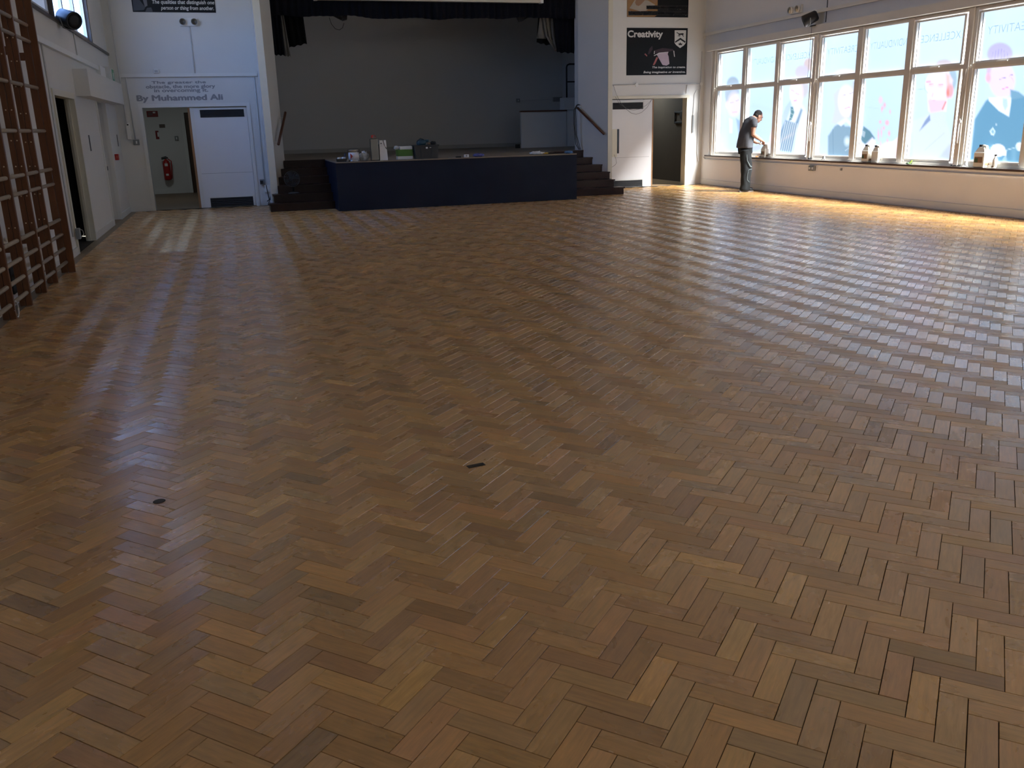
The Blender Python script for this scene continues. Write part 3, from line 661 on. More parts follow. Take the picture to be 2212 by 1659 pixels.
# ================================================================== STAGE FRONT
t = empty('stage_extension', (4.28, 18.3, 0), 'navy blue boxed stage extension between the two flights of steps', 'stage')
bx('front_panel', M_navy, 1.85, 6.71, 17.30, 17.325, .003, SH-.02, t)
bx('side_panel', M_navy, 1.85, 1.875, 17.325, 19.36, .003, SH-.02, t); bx('side_panel', M_navy, 6.685, 6.71, 17.325, 19.36, .003, SH-.02, t)
bx('top_board', M_stagefl, 1.852, 6.708, 17.285, 19.365, SH-.02, SH, t, bev=.003)
RZ = SH/6
def steps(name, label, inner, side):
    t = empty(name, (inner + side*.5, 18.6, 0), label, 'steps', 'dark wooden steps beside the stage')
    for i in range(5):
        yf = 17.97+.28*i
        if i == 0: outer = .61 if side < 0 else 8.06
        elif i == 1: outer = .70 if side < 0 else 7.95
        else:
            f_ = max(0, (yf-18.65)/.85); outer = (.80+.24*f_) if side < 0 else (7.97-.36*f_)
        x0, x1 = min(inner, outer), max(inner, outer); ov = .02 if i < 2 else 0
        z1 = RZ*(i+1)
        back = min(yf+.30, 19.37)
        # tread outline follows the splayed cheek wall
        def edge(y):
            if i < 1: return outer
            base = (.80, .24) if side < 0 else (7.97, -.36)
            e = base[0]+base[1]*max(0, (y-18.65)/.85)
            return outer if (y < 18.63) else e
        pts = [(inner, yf-.03), (outer-side*-ov if side > 0 else outer-ov, yf-.03)]
        if i < 2: pts += [(outer-ov if side < 0 else outer+ov, min(back, 18.62))]
        if i == 1: pts += [(edge(18.64), 18.66)]
        pts += [((edge(back) if i > 0 else (outer-ov if side < 0 else outer+ov)), back), (inner, back)]
        b = NB(); prism(b, pts, z1-.028, z1); obj('tread', b, M_darkwood, t)
        bx('riser', M_darkwood, x0, x1, yf, yf+.02, RZ*i+.002, z1-.028, t)
        if i < 2:
            xo = outer if side < 0 else outer-.02; bx('end_panel', M_darkwood, xo, xo+.02, yf+.02, 18.62, RZ*i+.002, z1-.028, t)
    e0 = 1.01 if side < 0 else 7.66
    bx('riser', M_darkwood, min(inner, e0), max(inner, e0), 19.345, 19.366, RZ*5+.002, SH-.005, t)
    bx('top_nosing', M_darkwood, min(inner, e0), max(inner, e0), 19.32, 19.37, SH-.026, SH+.002, t)
steps('stage_steps', 'dark stained wooden steps on the handrail side by the left double doors', 1.85, -1)
steps('stage_steps', 'dark stained wooden steps by the white door with the glass slot', 6.71, 1)
def handrail(label, a, b_, wall_dir, br):
    t = empty('handrail', a, label, 'handrail', 'stage handrails')
    q = NB(); tube(q, [a, b_], .026, 10); obj('rail', q, M_rail, t, smooth=True)
    for f_ in (.12, .88):
        p = Vector(a).lerp(Vector(b_), f_); q = NB(); tube(q, [p, p+Vector((wall_dir*.045, .0, -.03)), p+Vector((wall_dir*br, .0, -.035))], .008, 6); obj('bracket', q, M_white, t)
handrail('dark brown wooden handrail sloping down the cheek wall above the fan', (1.14, 19.4, 1.87), (.905, 18.70, 1.25), -1, .11)
handrail('dark brown wooden handrail with black cables draped over its top end', (7.55, 19.4, 1.84), (7.895, 18.68, 1.26), 1, .09)

# desk fan on the left steps
t = empty('desk_fan', (1.10, 18.42, RZ*2), 'clear bladed desk fan with wire guard standing on dark steps', 'fan')
M_fan = mat('smoky_fan_plastic', (.07, .07, .068), .3, .1, 10)
q = NB(); lathe(q, [(.001, 0), (.11, 0), (.11, .012), (.05, .03), (.001, .032)], (1.10, 18.42, RZ*2+.001), 20); obj('base', q, M_fan, t, smooth=True)
q = NB(); tube(q, [(1.10, 18.44, RZ*2+.02), (1.10, 18.45, RZ*2+.2), (1.09, 18.45, .59)], .014, 8); obj('stem', q, M_black, t, smooth=True)
q = NB(); ball(q, (1.085, 18.47, .59), (.05, .07, .05)); obj('motor', q, M_black, t, smooth=True)
FC = Vector((1.085, 18.38, .59)); q = NB()
def ring(bm, c, r, th, n=28): 
    pts = [c+Vector((r*math.cos(2*math.pi*k/n), 0, r*math.sin(2*math.pi*k/n))) for k in range(n+1)]; tube(bm, pts, th, 5)
for r_ in (.05, .085, .12, .15): ring(q, FC, r_, .0028 if r_ < .15 else .006)
for k in range(18):
    a = 2*math.pi*k/18; tube(q, [FC+Vector((.02*math.cos(a), -.01, .02*math.sin(a))), FC+Vector((.15*math.cos(a), 0, .15*math.sin(a)))], .0022, 4)
obj('wire_guard', q, M_fan, t)
for k in range(4):
    a = math.pi/2*k+.3; q = NB(); u = Vector((math.cos(a), 0, math.sin(a))); v = Vector((-math.sin(a), .35, math.cos(a)))
    c = FC+Vector((0, .03, 0)); vs = [q.verts.new(c+u*r_+v*w_) for r_, w_ in ((.02, -.012), (.13, -.045), (.14, 0), (.125, .05), (.02, .014))]; q.faces.new(vs)
    bmesh.ops.solidify(q, geom=q.faces[:], thickness=.003); obj('blade', q, M_fan, t)
q = NB(); lathe(q, [(.001, -.012), (.022, -.008), (.022, .01), (.001, .012)], FC, 14, Matrix.Rotation(math.pi/2, 4, 'X')); obj('hub_cap', q, M_black, t)

# ------------------------------------------------------------------ things on the stage edge
def put(px, py, Y=17.45): p = ony(px, py, Y); return p.x
ZS = SH
def label_mat(n_, c): return mat(n_, c, .4, .08, 12)
x = put(765, 348); c = Vector((x, 17.46, ZS))
t = empty('paint_tin', c, 'open round paint tin with white and red label', 'tin')
q = NB(); lathe(q, [(.001, .0), (.10, .0), (.103, .006), (.10, .012), (.10, .20), (.104, .206), (.10, .212), (.085, .212), (.085, .19), (.001, .19)], c+Vector((0, 0, .001)), 24); obj('can', q, M_metal, t, smooth=True)
q = NB(); lathe(q, [(.1015, .025), (.1015, .165)], c, 24); obj('label_wrap', q, label_mat('tin_label', (.62, .62, .66)), t, smooth=True)
q = NB(); prism(q, [(c.x-.075, c.z+.04), (c.x-.03, c.z+.10), (c.x-.075, c.z+.155)], c.y-.106, c.y-.098, 'y'); obj('red_flash', q, M_red, t)
q = NB(); tube(q, [c+Vector((-.10, 0, .17)), c+Vector((-.115, -.02, .21)), c+Vector((-.06, -.05, .235)), c+Vector((.06, -.05, .235)), c+Vector((.115, -.02, .21)), c+Vector((.10, 0, .17))], .003, 5); obj('wire_handle', q, M_black, t)
# roller tray beside the tin
x = put(738, 347); t = empty('paint_tray', (x, 17.46, ZS), 'small dark paint tray with rollers beside the paint tin', 'tray')
q = NB(); prism(q, [(x-.085, ZS+.001), (x+.075, ZS+.001), (x+.10, ZS+.055), (x-.10, ZS+.055)], 17.38, 17.54, 'y'); obj('tray', q, M_black, t)
for dx in (-.04, .04):
    q = NB(); tube(q, [(x+dx-.03, 17.40, ZS+.066), (x+dx+.03, 17.46, ZS+.068)], .02, 10); obj('roller', q, M_white, t, smooth=True)
q = NB(); tube(q, [(x+.05, 17.48, ZS+.058), (x+.085, 17.5, ZS+.15)], .012, 8); obj('handle', q, mat('navy_grip', (.02, .025, .07), .4), t)
def crumple(name, c, r, m, label, cat, seed, amp=.35, **k):
    from mathutils import noise as N
    q = NB(); bmesh.ops.create_icosphere(q, subdivisions=4, radius=1)
    for v in q.verts:
        d = v.co.normalized(); s_ = 1+amp*N.noise(d*2.2+Vector((seed, 0, 0)))+amp*.5*N.noise(d*5.5+Vector((0, seed, 0)))+amp*.22*N.noise(d*12+Vector((0, 0, seed)))
        v.co = Vector((c[0]+d.x*r[0]*s_, c[1]+d.y*r[1]*s_, c[2]+max(0.002, (d.z*.5+.42)*2*r[2]*s_)))
    return obj(name, q, m, None, label=label, cat=cat, smooth=True, **k)
M_bag = mat('thin_white_polythene', (.62, .63, .64), .25, .1, 14)
crumple('carrier_bag', (put(789, 347), 17.58, ZS), (.085, .07, .09), M_bag, 'crumpled white polythene bag between tin and metal can', 'bag', 3.1)
# tall rectangular solvent can with red cap
x = put(810, 347); t = empty('solvent_can', (x, 17.44, ZS), 'tall bright metal solvent can with red cap', 'can')
bx('can_body', mat('brushed_can', (.17, .17, .155), .32, .15, 8, metal=.9), x-.075, x+.075, 17.39, 17.49, ZS+.001, ZS+.41, t, bev=.012)
bx('shoulder', MATS['brushed_can'], x-.06, x+.06, 17.40, 17.48, ZS+.41, ZS+.425, t, bev=.004)
q = NB(); lathe(q, [(.001, 0), (.022, 0), (.022, .035), (.018, .04), (.001, .04)], (x-.025, 17.44, ZS+.425), 14); obj('red_cap', q, mat('red_cap_plastic', (.5, .03, .02), .35), t)
q = NB(); tube(q, [(x-.045, 17.44, ZS+.425), (x-.03, 17.44, ZS+.47), (x+.02, 17.44, ZS+.47), (x+.045, 17.44, ZS+.425)], .006, 6); obj('carry_handle', q, MATS['red_cap_plastic'], t)
# white card box with dark curved stripe
x = put(829, 345); t = empty('lacquer_box', (x, 17.48, ZS), 'tall white carton with a dark curved stripe beside metal can', 'carton')
q = NB(); prism(q, [(x-.075, ZS+.001), (x+.08, ZS+.001), (x+.062, ZS+.37), (x-.065, ZS+.37)], 17.43, 17.53, 'y'); obj('carton', q, M_white, t)
pts = [(.0, .37), (.012, .37), (.02, .28), (.05, .22), (.068, .20), (.066, .225), (.035, .26), (.02, .32)]
q = NB(); prism(q, [(x+u, ZS+v) for u, v in pts], 17.427, 17.43, 'y'); obj('stripe', q, M_black, t)
bx('side_stripe', M_black, x-.096, x-.078, 17.45, 17.5, ZS+.001, ZS+.30, t)
bx('small_print', M_grey, x-.05, x-.02, 17.428, 17.43, ZS+.30, ZS+.325, t); bx('small_print', M_grey, x-.05, x-.02, 17.428, 17.43, ZS+.265, ZS+.27, t)
# green and white box with polythene on top
x = put(878, 342); t = empty('sanding_paper_box', (x, 17.62, ZS), 'green and white box with crumpled polythene lying on it', 'box')
bx('white_base', M_white, x-.145, x+.145, 17.55, 17.75, ZS+.001, ZS+.06, t, bev=.003)
bx('green_sleeve', mat('leaf_green_card', (.06, .17, .025), .45, .08, 8), x-.15, x+.15, 17.545, 17.755, ZS+.06, ZS+.185, t, bev=.004)
bx('white_lid', M_white, x-.10, x+.148, 17.55, 17.75, ZS+.185, ZS+.245, t, bev=.004)
crumple('polythene_sheet', (x-.15, 17.64, ZS+.187), (.045, .06, .035), M_bag, 'wisp of white polythene on the green box', 'bag', 9.3)
# grey crate of tools
x = put(922, 342); t = empty('tool_crate', (x, 17.55, ZS), 'dark grey plastic crate heaped with tools', 'crate')
M_crate = mat('crate_plastic', (.028, .030, .031), .45, .15, 8)
b = NB(); prism(b, [(x-.215, ZS+.002), (x+.215, ZS+.002), (x+.235, ZS+.235), (x-.235, ZS+.235)], 17.42, 17.68, 'y'); obj('crate_body', b, M_crate, t)
bx('rim', M_crate, x-.25, x+.25, 17.405, 17.695, ZS+.235, ZS+.26, t, bev=.005)
for dx in (-.10, .10):
    b = NB(); prism(b, [(x+dx-.012, ZS+.02), (x+dx+.012, ZS+.02), (x+dx*1.15+.012, ZS+.23), (x+dx*1.15-.012, ZS+.23)], 17.408, 17.42, 'y'); obj('rib', b, M_crate, t)
bx('sticker', M_white, x-.018, x+.02, 17.402, 17.405, ZS+.19, ZS+.222, t)
bx('sticker', M_white, x+.055, x+.09, 17.402, 17.405, ZS+.205, ZS+.215, t)
t2 = empty('power_sander', (x-.07, 17.54, ZS+.24), 'teal rounded power sander lying in the grey crate', 'tool')
q = NB(); ball(q, (x-.08, 17.54, ZS+.30), (.10, .08, .075)); tube(q, [(x-.02, 17.54, ZS+.32), (x+.06, 17.53, ZS+.34), (x+.07, 17.53, ZS+.28)], [.035, .03, .025], 10)
me = remesh(q, .01, 3); link('sander_body', me, mat('teal_tool_plastic', (.02, .06, .085), .35), t2, smooth=True)
q = NB(); tube(q, [(x-.15, 17.50, ZS+.26), (x-.165, 17.5, ZS+.33), (x-.10, 17.49, ZS+.385), (x-.03, 17.49, ZS+.36)], .006, 6); obj('flex', q, M_blackwire, t2)
crumple('black_rag', (x+.16, 17.54, ZS+.262), (.06, .06, .03), M_black, 'bunched black rag on top of the crate', 'rag', 2.2)
crumple('brown_glove', (x+.05, 17.44, ZS+.262), (.03, .025, .025), mat('leather', (.16, .11, .07), .7), 'small brown glove between sander and black rag', 'glove', 6.2)
# bits along the front edge
x = put(978, 339); t = empty('scraper_tool', (x, 17.42, ZS), 'thin dark scraper lying on the stage edge', 'tool')
bx('blade', M_grey, x-.10, x+.05, 17.40, 17.44, ZS+.001, ZS+.012, t); bx('grip', M_black, x+.05, x+.16, 17.405, 17.435, ZS+.001, ZS+.026, t, bev=.006)
x = put(1007, 338); t = empty('small_carton', (x, 17.43, ZS), 'tiny white carton with dark print near the blue cloth', 'carton')
bx('carton', M_white, x-.045, x+.045, 17.40, 17.46, ZS+.001, ZS+.055, t, bev=.003); bx('print', M_grey, x-.02, x+.01, 17.398, 17.40, ZS+.015, ZS+.045, t)
crumple('blue_cloth', (put(1034, 337), 17.45, ZS), (.105, .07, .035), mat('navy_white_cloth', (.10, .11, .30), .8, .8, 22), 'crumpled navy and white cloth on the stage edge', 'cloth', 4.4)
crumple('white_cloth', (put(1160, 333), 17.46, ZS), (.13, .08, .035), M_bag, 'crumpled white cloth heap on the stage edge', 'cloth', 7.7)
crumple('blue_wipes', (put(1229, 331), 17.46, ZS), (.085, .06, .028), mat('blue_white_packet', (.06, .16, .34), .4, .8, 20), 'crumpled bright blue packet at the stage corner', 'packet', 5.5)
a = ony(1174, 331.5, 17.62); b_ = ony(1240, 329.5, 17.66); t = empty('broom_pole', (a.x, a.y, ZS), 'long dark pole with yellow tip lying on the stage', 'pole')
q = NB(); tube(q, [(a.x+.1, a.y, ZS+.016), (b_.x, b_.y, ZS+.016)], .014, 8); obj('shaft', q, M_darkwood, t); q = NB(); tube(q, [(a.x, a.y, ZS+.016), (a.x+.1, a.y, ZS+.016)], .0145, 8); obj('tip', q, mat('yellow_plastic', (.55, .33, .04), .4), t)

# ------------------------------------------------------------------ on the stage
t = empty('stage_partition', (7.93, 22.85, SH), 'low white panelled partition with dark wooden capping on stage', 'partition')
bx('panel', M_gloss, 7.32, 8.56, 22.80, 22.86, SH+.002, 1.82, t); bx('post', M_gloss, 7.30, 7.345, 22.79, 22.87, SH+.002, 1.82, t)
bx('capping', M_rail, 7.28, 8.57, 22.77, 22.89, 1.82, 1.855, t); bx('skirting', M_gloss, 7.345, 8.56, 22.785, 22.80, SH+.002, SH+.08, t)
t = empty('white_pier', (8.85, 22.9, SH), 'white boxed pier joined to the low stage partition', 'pier')
bx('pier', M_gloss, 8.575, 9.24, 22.80, 23.05, SH+.002, 1.80, t); bx('pier_top', M_gloss, 8.49, 9.24, 22.76, 23.1, 1.857, 2.16, t, bev=.004); bx('neck', M_gloss, 8.58, 9.24, 22.81, 23.04, 1.80, 1.857, t)
t = empty('guard_rail', (9.0, 23.0, 2.16), 'black tubular guard rail rising from the white pier', 'rail')
q = NB(); tube(q, [(8.63, 22.95, 2.161), (8.63, 22.95, 2.92), (8.65, 22.95, 2.975), (8.71, 22.95, 3.0), (9.2, 22.95, 3.0)], .022, 8); obj('tube_frame', q, M_black, t, smooth=True)
q = NB(); tube(q, [(8.65, 22.95, 2.56), (9.2, 22.95, 2.56)], .018, 8); obj('mid_rail', q, M_black, t)
p0 = B(1119, 217, 24.93); t = empty('wall_socket', (p0[0], 24.93, p0[1]), 'small dark socket box on the dim stage back wall', 'socket')
bx('plate', M_grey, p0[0]-.05, p0[0]+.05, 24.90, 24.948, p0[1]-.05, p0[1]+.05, t); bx('rocker', M_white, p0[0]-.012, p0[0]+.012, 24.896, 24.90, p0[1]-.015, p0[1]+.015, t)
q = NB(); tube(q, [(p0[0]+.05, 24.935, p0[1]), (9.05, 24.935, p0[1]+.02)], .008, 6); obj('conduit', q, M_pipe, t)
bx('junction_box', M_grey, 8.95, 9.2, 24.86, 24.948, p0[1]-.05, p0[1]+.07, t)
bx('door_wedge', M_black, 7.17, 7.27, 22.85, 22.95, SH+.001, SH+.10, label='small black wedge at the foot of the stage partition', cat='wedge')

# curtains
def curtain(name, m, label, x0, x1, y, ztop, zbot, folds, depth, parent=None, **k):
    """pleated cloth; zbot(f) gives the hem height along the width f=0..1"""
    n_ = max(24, int(folds*10)); nz = 10; q = NB(); rows = []
    for j in range(nz+1):
        row = []
        for i in range(n_+1):
            f_ = i/n_; zb = zbot(f_); z = ztop+(zb-ztop)*j/nz
            d = depth*(math.sin(f_*folds*2*math.pi)+.35*math.sin(f_*folds*5.1+1.7))*(.55+.45*j/nz)
            row.append(q.verts.new((x0+(x1-x0)*f_, y+d, z)))
        rows.append(row)
    for a, b2 in zip(rows, rows[1:]):
        for i in range(n_): q.faces.new((a[i], a[i+1], b2[i+1], b2[i]))
    bmesh.ops.solidify(q, geom=q.faces[:], thickness=.006)
    return obj(name, q, m, parent, smooth=True, label=label, cat='curtain', **k)
hemf = lambda f_: 3.725 + .018*math.sin(f_*9)+.012*math.sin(f_*31+1)+.008*math.sin(f_*57) - .03*max(0, 1-abs(f_-.36)*14)
curtain('stage_valance', M_curt, 'long pleated navy valance across the top of the stage', 1.06, 7.60, 19.66, 4.56, hemf, 46, .022)
def leg(name, m, label, px, Y, ztop, folds=4, depth=.02):
    """px: hem/edge pixels (left top, left bottom, right bottom, right top)"""
    P = [ony(a, b2, Y) for a, b2 in px]
    n_, nz = 24, 12; q = NB(); rows = []
    for j in range(nz+1):
        row = []
        for i in range(n_+1):
            f_, g = i/n_, j/nz
            top_ = P[0].lerp(P[3], f_); bot = P[1].lerp(P[2], f_); top_ = top_ + (top_-bot).normalized()*max(0, ztop-top_.z)
            p = top_.lerp(bot, g); row.append(q.verts.new((p.x, p.y+depth*math.sin(f_*folds*2*math.pi), p.z+(.012*math.sin(f_*17) if j == nz else 0))))
        rows.append(row)
    for a, b2 in zip(rows, rows[1:]):
        for i in range(n_): q.faces.new((a[i], a[i+1], b2[i+1], b2[i]))
    bmesh.ops.solidify(q, geom=q.faces[:], thickness=.006)
    return obj(name, q, m, None, smooth=True, label=label, cat='curtain')
leg('navy_stage_curtain', M_curt, 'narrow navy curtain hanging beside the left cheek wall', [(576, 0), (590, 118.5), (615, 120), (603, 0)], 19.78, 4.56, 3)
leg('curtain_lining', M_lining, 'pale lining strip between navy and black stage curtains', [(600, 0), (612, 120), (628, 122), (607, 0)], 19.86, 4.56, 2)
leg('black_stage_curtain', M_curtb, 'short black wing curtain below the valance by lining strip', [(606, 0), (625, 103), (663, 94), (650, 0)], 19.94, 4.56, 3)
leg('navy_stage_curtain', M_curt, 'wide navy curtain hanging beside the right cheek wall', [(1190, 0), (1203, 113), (1240, 115), (1252, 0)], 19.78, 4.56, 5)
leg('black_stage_curtain', M_curtb, 'black cloth tail below the white swagged lining', [(1163, 30), (1159, 92), (1192, 99), (1200, 30)], 20.05, 4.56, 2)
# swagged white lining: folds falling to a point
t = empty('swagged_lining', ony(1198, 112, 19.9), 'white curtain lining caught up in a pointed swag', 'curtain')
def strip(pl, pr, Y, name='fold', dep=.02):
    q = NB(); L_ = [ony(a, b2, Y) for a, b2 in pl]; R_ = [ony(a, b2, Y) for a, b2 in pr]; rows = []
    for a, b2 in zip(L_, R_):
        rows.append([q.verts.new(a.lerp(b2, f_)+Vector((0, -dep*math.sin(f_*math.pi), 0))) for f_ in (0, .25, .5, .75, 1)])
    for a, b2 in zip(rows, rows[1:]):
        for i in range(4): q.faces.new((a[i], a[i+1], b2[i+1], b2[i]))
    bmesh.ops.solidify(q, geom=q.faces[:], thickness=.005); obj(name, q, M_lining, t, smooth=True)
z_ = lambda p: (1140+p[0]/11.06, p[1]/11.06)
Z_ = lambda L: [z_(p) for p in L]
strip(Z_([(285, 420), (240, 780), (210, 920)]), Z_([(380, 420), (420, 800), (440, 930)]), 19.96)
strip(Z_([(350, 420), (420, 860), (640, 1235)]), Z_([(410, 420), (480, 860), (655, 1190)]), 19.90, dep=.03)
strip(Z_([(410, 420), (500, 900), (640, 1180)]), Z_([(545, 420), (570, 900), (650, 1180)]), 19.93)
strip(Z_([(540, 420), (580, 900), (650, 1170)]), Z_([(640, 420), (650, 900), (690, 1130)]), 19.91)
strip(Z_([(640, 420), (650, 900), (680, 1130)]), Z_([(720, 470), (715, 900), (720, 1080)]), 19.93)
strip(Z_([(715, 470), (715, 900), (700, 1100)]), Z_([(850, 560), (800, 860), (720, 1120)]), 19.95)
strip(Z_([(840, 600), (790, 900), (650, 1235)]), Z_([(862, 600), (812, 900), (690, 1225)]), 19.90, dep=.012)
# projection screen case above
t = empty('projection_screen', (4.36, 19.42, 4.0), 'long white projection screen case above the stage valance', 'screen')
bx('screen_case', M_cream, 1.97, 6.69, 19.36, 19.48, 4.015, 4.16, t, bev=.006); bx('end_cap', M_white, 6.69, 6.76, 19.35, 19.485, 4.005, 4.165, t, bev=.004); bx('end_cap', M_white, 1.90, 1.97, 19.35, 19.485, 4.005, 4.165, t, bev=.004)
bx('wall_bracket', M_white, 2.4, 2.46, 19.48, 19.5, 4.1, 4.6, t); bx('wall_bracket', M_white, 6.2, 6.26, 19.48, 19.5, 4.1, 4.6, t)
# stage lanterns peeping below the valance
def lantern(px, py, label, flip):
    c = ony(px, py, 20.4); t = empty('stage_lantern', c, label, 'stage light', 'stage lanterns')
    d = Vector((flip*.75, -.25, -.45)).normalized(); q = NB(); a = c+Vector((-flip*.30, 0, .28))
    tube(q, [a, a+d*.12, a+d*.33], [.09, .095, .085], 14); obj('housing', q, M_black, t, smooth=True)
    q = NB(); prism(q, [(a.x+d.x*.33-.09, a.z+d.z*.33+.07), (a.x+d.x*.33+.09, a.z+d.z*.33+.09), (a.x+d.x*.33+.07, a.z+d.z*.33-.06), (a.x+d.x*.33-.02, a.z+d.z*.33-.085)], a.y+d.y*.33-.06, a.y+d.y*.33+.06, 'y'); obj('barn_door', q, M_black, t)
    q = NB(); tube(q, [a+Vector((0, .12, 0)), a+Vector((0, .12, .45)), (a.x, a.y+.12, ZC)], .012, 6); obj('hanger', q, M_black, t)
    if flip > 0:
        w = [ony(x_, y_, 20.4) for x_, y_ in ((711, 38), (716, 52), (724, 62), (733, 65), (740, 60), (743, 50))]
        q = NB(); tube(q, w, .006, 5); obj('trailing_flex', q, M_blackwire, t)
lantern(744, 50, 'black stage lantern with looping flex under the valance', 1)
lantern(1118, 52, 'black stage lantern without flex beside the white swag', -1)
# black cables over the right handrail
t = empty('hanging_cables', (7.56, 19.36, SH), 'bunch of black cables hanging over the handrail end', 'cable')
for dx, dz in ((0, 0), (.02, .02), (-.02, .01)):
    q = NB(); tube(q, [(7.60+dx, 19.42, 1.90), (7.54+dx*.5, 19.38, 1.895+dz), (7.47+dx, 19.36, 1.80), (7.475+dx*1.5, 19.36, 1.5), (7.49+dx, 19.36, 1.25), (7.53+dx*2, 19.36, 1.05), (7.58+dx, 19.34, SH+.012)], .008, 6); obj('cable', q, M_blackwire, t, smooth=True)

# ================================================================== BACK WALL, LEFT PART
# posters
M_paper = mat('black_poster_print', lin(24, 27, 30), .5, .25, 1.5, spec=.15)
M_ptxt = mat('poster_white_ink', (.62, .62, .60), .45, .02, 5)
def poster(label, x0, x1, z0, z1):
    t = empty('poster', ((x0+x1)/2, YB, z0), label, 'poster', 'motivational posters'); bx('sheet', M_paper, x0, x1, YB-.008, YB-.001, z0, z1, t); return t
YP = YB-.009
t = poster('black poster about distinguishing qualities above the twin emergency light', -1.535, 0.0, 3.79, 4.81)
text_back('lettering', 'The qualities that distinguish one', *(B(329, 8)[0], B(463, 8)[0]), B(400, 11.5)[1], B(400, .5)[1], YP, M_ptxt, t, .018, .18)
text_back('lettering', 'person or thing from another.', *(B(348, 20)[0], B(462, 20)[0]), B(400, 24)[1], B(400, 13)[1], YP, M_ptxt, t, .018, .18)
f_ = lambda pts: [B(220+a/5.53, c_/5.53) for a, c_ in pts]
flat('picture_sleeve', mat('poster_grey_ink', (.10, .10, .11), .4), f_([(450, -150), (520, -150), (545, 70), (515, 85), (490, 0)]), YP, t)
flat('picture_page', mat('poster_dim_ink', (.035, .037, .045), .4), f_([(520, 140), (540, 95), (590, 90), (610, 140)]), YP, t)
flat('picture_suit', MATS['poster_dim_ink'], f_([(365, 0), (450, 0), (520, 90), (500, 120), (380, 130)]), YP+.0005, t)
# twin emergency light
def twin(label, c, nx, ny, w, h):
    """c on wall, n = outward normal in plan"""
    n2 = Vector((nx, ny, 0)); s_ = Vector((-ny, nx, 0)); t = empty('emergency_light', c, label, 'emergency light', 'twin spot emergency lights'); c = Vector(c)
    q = NB(); P = [c+s_*(a*w/2)+Vector((0, 0, b2*h/2)) for a, b2 in ((-1, -1), (1, -1), (1, 1), (-1, 1))]
    lo = [q.verts.new(p+n2*.002) for p in P]; hi = [q.verts.new(p+n2*.05) for p in P]; q.faces.new(lo); q.faces.new(hi)
    for i in range(4): q.faces.new((lo[i], lo[(i+1) % 4], hi[(i+1) % 4], hi[i]))
    obj('case', q, M_white, t)
    R_ = n2.to_track_quat('Z', 'Y').to_matrix().to_4x4()
    for a in (-1, 1):
        q = NB(); lathe(q, [(.03, 0), (.062, .02), (.066, .05), (.06, .055)], c+s_*(a*w*.33)+n2*.05, 18, R_); lp = obj('lamp_head', q, M_white, t, smooth=True)
        q = NB(); lathe(q, [(.001, .045), (.04, .05), (.058, .0525)], c+s_*(a*w*.33)+n2*.060, 18, R_); obj('reflector', q, M_metal, lp, smooth=True)
    return t
c0 = B(407.5, 48); twin('white twin-spot emergency light on the wall under the poster', (c0[0], YB, c0[1]), 0, -1, .33, .15)
def conduit(label, pts, r=.012, m=M_pipe, name='conduit', cat='conduit', **k):
    q = NB(); tube(q, pts, r, 8); return obj(name, q, m, None, label=label, cat=cat, smooth=True, **k)
a = B(409, 57); c_ = B(421, 160); conduit('thin white conduit dropping from the twin emergency light', [(a[0], YB-.013, a[1]), (a[0], YB-.013, 2.665)], .011)
bx('cable_trunking', M_gloss, XL+.12, .665, YB-.045, YB-.001, 2.595, 2.66, label='white cable trunking running above the lettered quote', cat='trunking')
p0 = B(338, 155); t = empty('motion_sensor', (p0[0], YB, p0[1]), 'small white motion sensor sitting on the trunking', 'sensor')
bx('case', M_white, p0[0]-.05, p0[0]+.05, YB-.07, YB-.001, 2.662, 2.745, t, bev=.008); bx('lens', mat('sensor_lens', (.45, .45, .44), .2), p0[0]-.03, p0[0]+.03, YB-.075, YB-.07, 2.675, 2.72, t)
# long conduit down the left of the wall to the white box and switch
a = B(247, 0); conduit('long white conduit running down to the white cable box', [(-1.94, YB-.06, 4.9), (-1.94, YB-.06, 3.0), (-1.93, YB-.06, 1.72)], .013)
t = empty('cable_box', (-1.92, YB, 1.4), 'slim white vertical cable box with a black hole', 'box'); bx('case', M_white, -1.95, -1.88, YB-.06, YB-.001, 1.42, 1.74, t, bev=.004); bx('hole', M_black, -1.93, -1.90, YB-.064, YB-.06, 1.69, 1.715, t)
conduit('thin white conduit ending at the grey light switch', [(-1.83, YB-.013, 2.59), (-1.81, YB-.013, 1.42)], .011)
t = empty('light_switch', (-1.80, YB, 1.33), 'grey metal light switch beside the left double doors', 'switch'); bx('back_box', M_grey, -1.86, -1.745, YB-.04, YB-.001, 1.31, 1.415, t, bev=.004); bx('rocker', M_white, -1.81, -1.785, YB-.048, YB-.04, 1.335, 1.39, t)
# lettered quote
M_let = mat('grey_vinyl_letters', (.26, .26, .275), .5, .03, 6)
t = empty('wall_quote', (-.86, YB, 2.1), 'grey four line quote lettered above the left double doors', 'lettering')
for s_, (xa, ya, xb, yb), bo in (('The greater the', (328, 182, 444, 175), .014), ('obstacle, the more glory', (316, 192.5, 464, 183), .014), ('in overcoming it.', (334, 201, 449, 191.5), .014), ('By Muhammed Ali', (297, 220.5, 480, 205), 0)):
    A, C_ = B(xa, ya), B(xb, yb); text_back('lettering', s_, A[0], C_[0], B((xa+xb)/2, ya)[1], B((xa+xb)/2, yb)[1], YB-.002, M_let, t, 0, smear=.005 if bo else .010)
